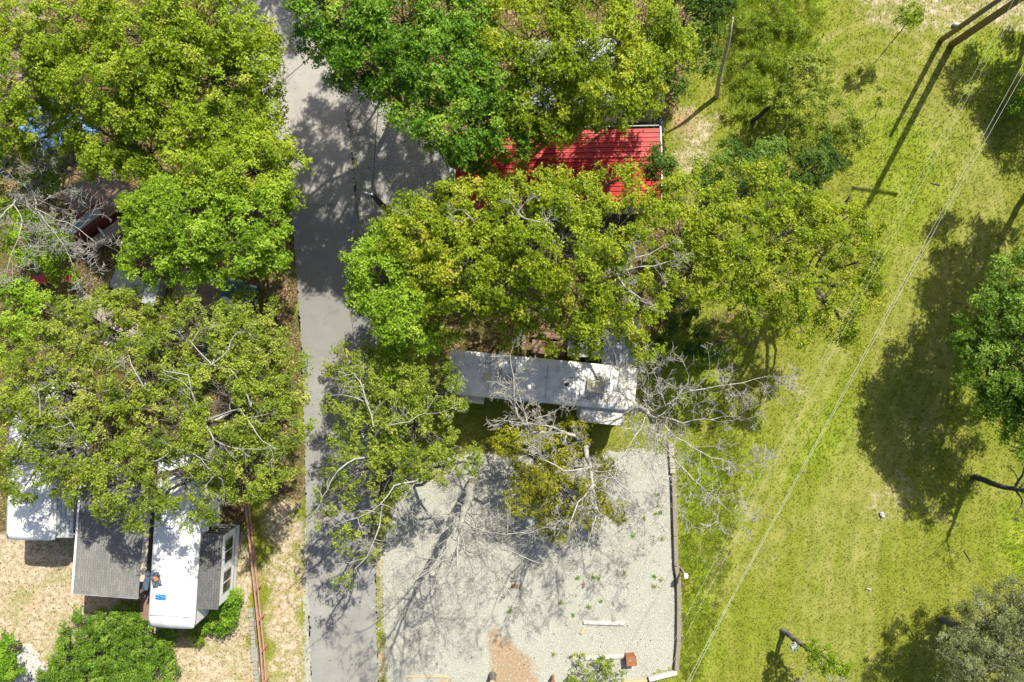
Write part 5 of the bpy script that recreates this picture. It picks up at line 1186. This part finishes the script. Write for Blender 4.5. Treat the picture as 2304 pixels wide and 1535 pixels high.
# dark leaning trunk in the thicket is part of the olive sapling; a second trunk throws the double pole look
def pole(name, label, base, h, r0, mat, arms=(), lean=None):
    c = P(*base); root = thing(name, label, 'utility pole', tuple(c)); lx, ly = lean or (0, 0)
    add('shaft', MB().tube([(0, 0, 0), (lx*.5, ly*.5, h*.5), (lx, ly, h)], [r0*1.15, r0, r0*.8], 14), mat, root, smooth=True)
    for z, L, ang in arms:
        x, y = math.cos(ang), math.sin(ang)
        add('crossarm', MB().box((lx*z/h, ly*z/h, z), (L, .12, .12), rz=ang), M_POLE, root)
        for s in (-1, -.5, .5, 1): add('insulator', MB().cyl((lx*z/h+x*s*L*.46, ly*z/h+y*s*L*.46, z+.06), .05, .16, 10, .035), M_GREYPL, root)
    return root
pb = pole('utility_pole', 'tall wooden power pole with crossarm, the wire-bearing one of the pair', (2141, 101), 11.8, .17, M_POLE, arms=((10.6, 2.6, R(-8)),))
pole('utility_pole', 'shorter wooden prop pole standing beside the tall power pole', (2117, 91), 6.9, .13, M_POLE)
lpole = pole('utility_pole', 'dark wooden pole with a small lamp at the gravel parking', (889, 492), 6.2, .14, M_DARKBARK)
add('insulator', MB().cyl((0, 0, 6.2), .06, .18, 10, .04), M_WHITE, lpole); add('meter_box', MB().box((.02, -.2, .9), (.26, .16, .4)), M_GALV, lpole, bevel=.02)
add('lamp_arm', MB().tube([(0, 0, 6.0), (-.2, .07, 6.15), (-.32, .11, 6.15)], .03, 6), M_GREYPL, lpole); add('lamp_head', MB().ell((-.36, .12, 6.13), (.09, .06, .05), 12, 6), M_GREYPL, lpole, smooth=True)
def wire(label, pts, r_, mat, sag=0.0, group=None):
    pts = [P(*q) for q in pts]; d = []
    for i in range(len(pts)-1):
        n = 10
        for k in range(n):
            t = k/n; p = pts[i].lerp(pts[i+1], t); p.z -= sag*4*t*(1-t); d.append(p)
    d.append(pts[-1]); c = d[0].copy(); o = add('power_line', MB().tube([p-c for p in d], r_, 6), mat, None, tuple(c)); tag(o, label, 'wire', group); return o
top = P(2141, 101); k = 38/(38-10.78)
def armpt(s):
    x = top.x+math.cos(R(-8))*s*2.6*.46; y = top.y+math.sin(R(-8))*s*2.6*.46
    kk = FPX/(CAM_H-10.78); return (1152+x*kk, 767.5-y*kk, 10.78)
for i, (s, far_, lab) in enumerate(((-1, [(2281, 0, 9.6), (2007, 512, 8.6), (1751, 992, 8.2), (1560, 1355, 8.4), (1420, 1640, 8.8)], 'outer pale conductor passing above the yellow-green oak'),
                          (-.5, [(2296, 0, 9.6), (2021, 512, 8.6), (1768, 992, 8.2), (1580, 1355, 8.4), (1440, 1640, 8.8)], 'second pale conductor beside the outer one over the oak'),
                          (.5, [(2304, 140, 9.6), (2099, 512, 8.6), (1838, 992, 8.2), (1640, 1355, 8.4), (1490, 1640, 8.8)], 'bright conductor crossing the open lawn, the oak side of its pair'),
                          (1, [(2304, 163, 9.6), (2107, 512, 8.6), (1842, 992, 8.2), (1643, 1355, 8.4), (1500, 1640, 8.8)], 'bright conductor crossing the open lawn, the shade side of its pair'))):
    wire(lab, [armpt(s)]+far_, (.006 if s > 0 else .0035), M_WIRE, group='conductors above the lawn')
wire('black cable dropping from the dark pole along the lane toward the lime oak', [(836, 446, 6.2), (846, 620, 5.6), (842, 780, 5.0)], .014, M_BLACKWIRE, .12)
wire('black cable running from the dark pole up over the gravel parking', [(836, 446, 6.2), (846, 300, 6.2), (856, 160, 6.4), (860, -80, 6.8)], .016, M_BLACKWIRE, .08)
wire('thin cable slung across the lane by the sunlit curve', [(560, 240, 6), (640, 180, 6), (722, 108, 6.2), (800, 40, 6.4)], .013, M_BLACKWIRE, .0)
wire('thin cable crossing the lane at the top of the shaded stretch', [(420, 100, 6), (515, 72, 6), (670, 36, 6), (860, -20, 6.3)], .013, M_BLACKWIRE, .0)
# stones along the parking edge
for k, (px, py) in enumerate([(945, 315), (962, 325), (985, 330), (975, 342), (1003, 338), (1000, 352), (1018, 360)]):
    c = P(px, py); rr = random.Random(k); o = add('border_stone', MB().ell((0, 0, .05), (rr.uniform(.12, .2), rr.uniform(.09, .14), .09), 8, 5), M_BLOCK, None, (c.x, c.y, 0), rr.uniform(0, 3)); tag(o, 'rough flat stone edging the gravel parking by the red roof', 'stone', 'stones edging the gravel parking')

# ------------------------------------------------------------------ ground cover
def blades(name, label, pts, h, nb, w, mat, seed, cat=None, z=0.0, splay=1.1):
    r = np.random.default_rng(seed); n = len(pts)
    B = np.repeat(np.column_stack([pts, np.full(n, z)]), nb, 0); hh = np.repeat(h, nb)[:, None]*r.uniform(.6, 1.2, (n*nb, 1))
    a = r.uniform(0, 2*math.pi, n*nb); d = np.stack([np.cos(a), np.sin(a), np.zeros(n*nb)], -1); s = np.stack([-np.sin(a), np.cos(a), np.zeros(n*nb)], -1)
    B = B+d*hh*0.15; tip = B+d*hh*splay*r.uniform(.3, 1.2, (n*nb, 1))+np.array([0, 0, 1.])*hh
    V = np.stack([B-s*w*.5, B+s*w*.5, tip], 1).reshape(-1, 3)
    zz = np.repeat(zones4(pts[:, 0], pts[:, 1]), nb*3, 0)
    v = np.repeat(np.clip(r.normal(.5, .22, n), 0, 1), nb)+r.normal(0, .1, n*nb)
    o = link(name, np_mesh(name, V, np.arange(n*nb*3).reshape(-1, 3), {'zones': ('POINT', 'FLOAT_COLOR', zz), 'track': ('POINT', 'FLOAT', np.repeat(tracks(pts[:, 0], pts[:, 1]), nb*3)), 'v': ('FACE', 'FLOAT', np.clip(v, 0, 1))}), mat)
    tag(o, label, cat, kind='stuff'); return o
def scatter(n, lo, hi, seed):
    r = np.random.default_rng(seed); return r.uniform(lo, hi, (n, 2)), r
pts, r = scatter(250000, (-31, -21), (31, 21), 200)
x, y = pts[:, 0], pts[:, 1]
zz = zones4(x, y); hard = in_any(x, y, [ROAD, PARK], 0.02) | in_any(x, y, [PAD], -0.15)
dens = np.clip(1-zz[:, 0]*1.1, 0.0, 1)*np.clip(1-zz[:, 1]*0.75, 0, 1)
trk_ = tracks(x, y)
keep = (~hard) & (r.random(len(x)) < dens*(1-.55*trk_))
pts = pts[keep]; zz = zz[keep]
hgt = 0.055+0.05*r.random(len(pts))+0.10*zz[:, 2]*r.random(len(pts))
blades('grass', 'short mown yellow-green grass of the lawn', pts, hgt*.62, 3, 0.030, M_GRASS, 201, 'grass')
print('grass', len(pts))
# long wild grass beside the timbers
q, r = scatter(5200, tuple(P(1530, 1540)[:2]), tuple(P(1680, 960)[:2]), 210)
k = sd_poly(q[:, 0], q[:, 1], G([(1530, 1060), (1600, 960), (1680, 980), (1640, 1280), (1570, 1540), (1532, 1540)])) < 0
k &= r.random(len(q)) < .30; q = q[k]; blades('long_grass', 'long uncut grass leaning along the timber edging', q, 0.13+0.15*r.random(len(q)), 6, 0.022, M_GRASS, 211, 'grass', splay=1.8)
q, r = scatter(2400, tuple(P(1600, 320)[:2]), tuple(P(1880, -60)[:2]), 212)
k = sd_poly(q[:, 0], q[:, 1], G([(1600, -60), (1870, -60), (1830, 60), (1770, 200), (1740, 290), (1660, 270), (1610, 120)]))+wob(q[:, 0]*1.5, q[:, 1]*1.5)*.7+r.normal(0, .35, len(q)) < 0; q = q[k]
blades('long_grass', 'tall bright weeds and grass around the leaning snag', q, 0.14+0.16*r.random(len(q)), 6, 0.026, M_GRASS, 213, 'grass', splay=1.6)
# small weeds sprouting in the gravel
WD = [(1335, 1297, 20), (1475, 1155, 12), (1487, 1153, 12), (1480, 1137, 10), (1475, 1113, 11), (1425, 1205, 14), (1489, 1212, 13), (1405, 1287, 9), (1472, 1296, 11), (1487, 1304, 8), (1472, 1319, 11), (1352, 1352, 10), (1326, 1365, 10), (1262, 1356, 9), (1290, 1383, 7), (1245, 1470, 9), (1347, 1300, 9), (1300, 1300, 8), (1148, 1374, 7), (1450, 1165, 8)]
for k, (px, py, s_) in enumerate(WD):
    c = P(px, py); rr = np.random.default_rng(300+k); n = 16+s_*3
    s_ = s_*rr.uniform(.5, .95); n = int(8+s_*1.8); ang = rr.uniform(0, 6.28, n); C = np.stack([np.cos(ang), np.sin(ang), np.zeros(n)], -1)*np.abs(rr.normal(0, S(s_)*.42, (n, 1))); C[:, 2] = rr.uniform(.02, .09, n)
    D = unit(np.stack([np.cos(ang)*.4, np.sin(ang)*.4, np.ones(n)], -1)); V, F, v = leaves(C, D, 3, .085, rr, np.zeros(n), aspect=.35); V[:, 2] = np.maximum(V[:, 2], .012)
    o = link('gravel_weed', np_mesh('gravel_weed', V, F, {'v': ('FACE', 'FLOAT', v)}), LM[('weed', 'olive', 'green')[k % 3]], None, tuple(c)); tag(o, 'small green weed sprouting from the pale gravel pad', 'weed', 'weeds sprouting from the gravel pad')
# fallen leaves
def litter(name, label, pts, z, size, seed, mat):
    r = np.random.default_rng(seed); n = len(pts); C = np.column_stack([pts, np.zeros(n)+z]) if np.ndim(z) == 0 else np.column_stack([pts, z])
    D = unit(np.column_stack([r.normal(0, .35, n), r.normal(0, .35, n), np.ones(n)])); V, F, v = leaves(C, D, 1, size, r, r.normal(0, 1, n), flat=0.0, aspect=.6)
    zmin = C[:, 2].repeat(3); V[:, 2] = np.maximum(V[:, 2], zmin+.004)
    o = link(name, np_mesh(name, V, F, {'v': ('FACE', 'FLOAT', v)}), mat); tag(o, label, 'leaves', kind='stuff'); return o
pts, r = scatter(90000, (-31, -21), (16, 21), 220); x, y = pts[:, 0], pts[:, 1]
zz = zones4(x, y); w = np.clip(zz[:, 0]*0.6+zz[:, 1]*0.45, 0, 1)
park_d = sd_poly(x, y, PARK); rd_ = sd_poly(x, y, ROAD); w = np.where(rd_ < 0, .012+.35*np.exp(rd_/.14), w); w = np.where(park_d < 0, np.clip(.10+.5*np.exp(park_d/0.5)+.25*(wob(x*1.3, y*1.3) > .45), 0, .5), w)
w = np.where(in_any(x, y, [PAD], 0.0), 0.05+0.10*(wob(x*1.1, y*.9) > .4), w)
pts = pts[r.random(len(x)) < w]
litter('fallen_leaves', 'brown fallen leaves strewn over the yards and verges', pts, 0.016, 0.10, 221, LM['dead'])
# leaves and twigs blown onto the long trailer roof
q = []
rr = np.random.default_rng(230)
for cx_, cy_, sx_, sy_, n in ((1340, 895, 22, 5, 170), (1340, 850, 25, 3, 90), (1125, 850, 5, 22, 160), (1270, 850, 60, 30, 120), (1100, 825, 40, 14, 70)):
    for _ in range(n):
        p = P(cx_+rr.normal(0, sx_), cy_+rr.normal(0, sy_), 3.2); q.append((p.x, p.y))
q = np.array(q); inv = t1.matrix_basis.inverted(); lo = np.array([tuple(inv @ Vector((a, b, 0))) for a, b in q])
hw = S(100, 3.1)/2; ok = (np.abs(lo[:, 1]) < hw-.12) & (np.abs(lo[:, 0]) < S(424, 3.1)/2-.1)
zz_ = 3.1+0.10*(1-(lo[ok, 1]/hw)**2)-0.10*np.abs(lo[ok, 1]/hw)**8+.004
litter('roof_leaves', 'brown leaves drifted on the long white trailer roof', q[ok], zz_, .08, 231, LM['dead'])
# loose gravel
def pebbles(name, label, pts, size, mat, seed, z=0.006):
    r = np.random.default_rng(seed); n = len(pts); s = size*r.uniform(.5, 1.4, (n, 1, 1))
    o8 = np.array([(1, 0, 0), (0, 1, 0), (-1, 0, 0), (0, -1, 0), (0, 0, .7), (0, 0, -.7)], float)
    a = r.uniform(0, 6.28, n); c_, s_ = np.cos(a), np.sin(a); J = o8[None]*r.uniform(.6, 1.3, (n, 6, 1))
    V = np.stack([J[..., 0]*c_[:, None]-J[..., 1]*s_[:, None], J[..., 0]*s_[:, None]+J[..., 1]*c_[:, None], J[..., 2]], -1)*s
    V += np.column_stack([pts, np.full(n, z)])[:, None, :]+np.array([0, 0, .3])*s
    f = np.array([(0, 1, 4), (1, 2, 4), (2, 3, 4), (3, 0, 4)])
    F = (np.arange(n)*6)[:, None, None]+f[None]; v = np.repeat(r.random(n), 4)
    o = link(name, np_mesh(name, V.reshape(-1, 3), F.reshape(-1, 3), {'v': ('FACE', 'FLOAT', v)}), mat); tag(o, label, 'gravel', kind='stuff'); return o
def stone_mat(name, a, b, c):
    t = NT(name); return t.done(t.ramp(t.attr('v'), [(0, a), (.5, b), (1, c)]), .9, .15)
MS1 = stone_mat('limestone chip', (.28, .275, .235), (.365, .36, .31), (.47, .465, .41)); MS2 = stone_mat('grey chip', (.19, .18, .16), (.32, .31, .29), (.52, .51, .48))
pts, r = scatter(60000, tuple(np.min(PAD, 0)-.4), tuple(np.max(PAD, 0)+.4), 240); d = sd_poly(pts[:, 0], pts[:, 1], PAD)
z4 = zones4(pts[:, 0], pts[:, 1]); pts = pts[(d < .25) & (r.random(len(d)) < np.where(d < 0, .75, .2)) & (r.random(len(d)) > z4[:, 3]*.9)]
pebbles('loose_gravel', 'loose limestone chips on the empty trailer pad', pts, .028, MS1, 241)
pts, r = scatter(22000, tuple(np.min(PARK, 0)-.4), tuple(np.max(PARK, 0)+.4), 242); d = sd_poly(pts[:, 0], pts[:, 1], PARK); pts = pts[(d < .2) & (r.random(len(d)) < np.where(d < 0, .8, .25))]
pebbles('loose_gravel', 'loose grey chips on the gravel parking', pts, .028, MS2, 243, .012)
print('leaf tris', TREE_STATS[0], 'total', sum(len(o.data.polygons) for o in bpy.data.objects if o.type == 'MESH'))
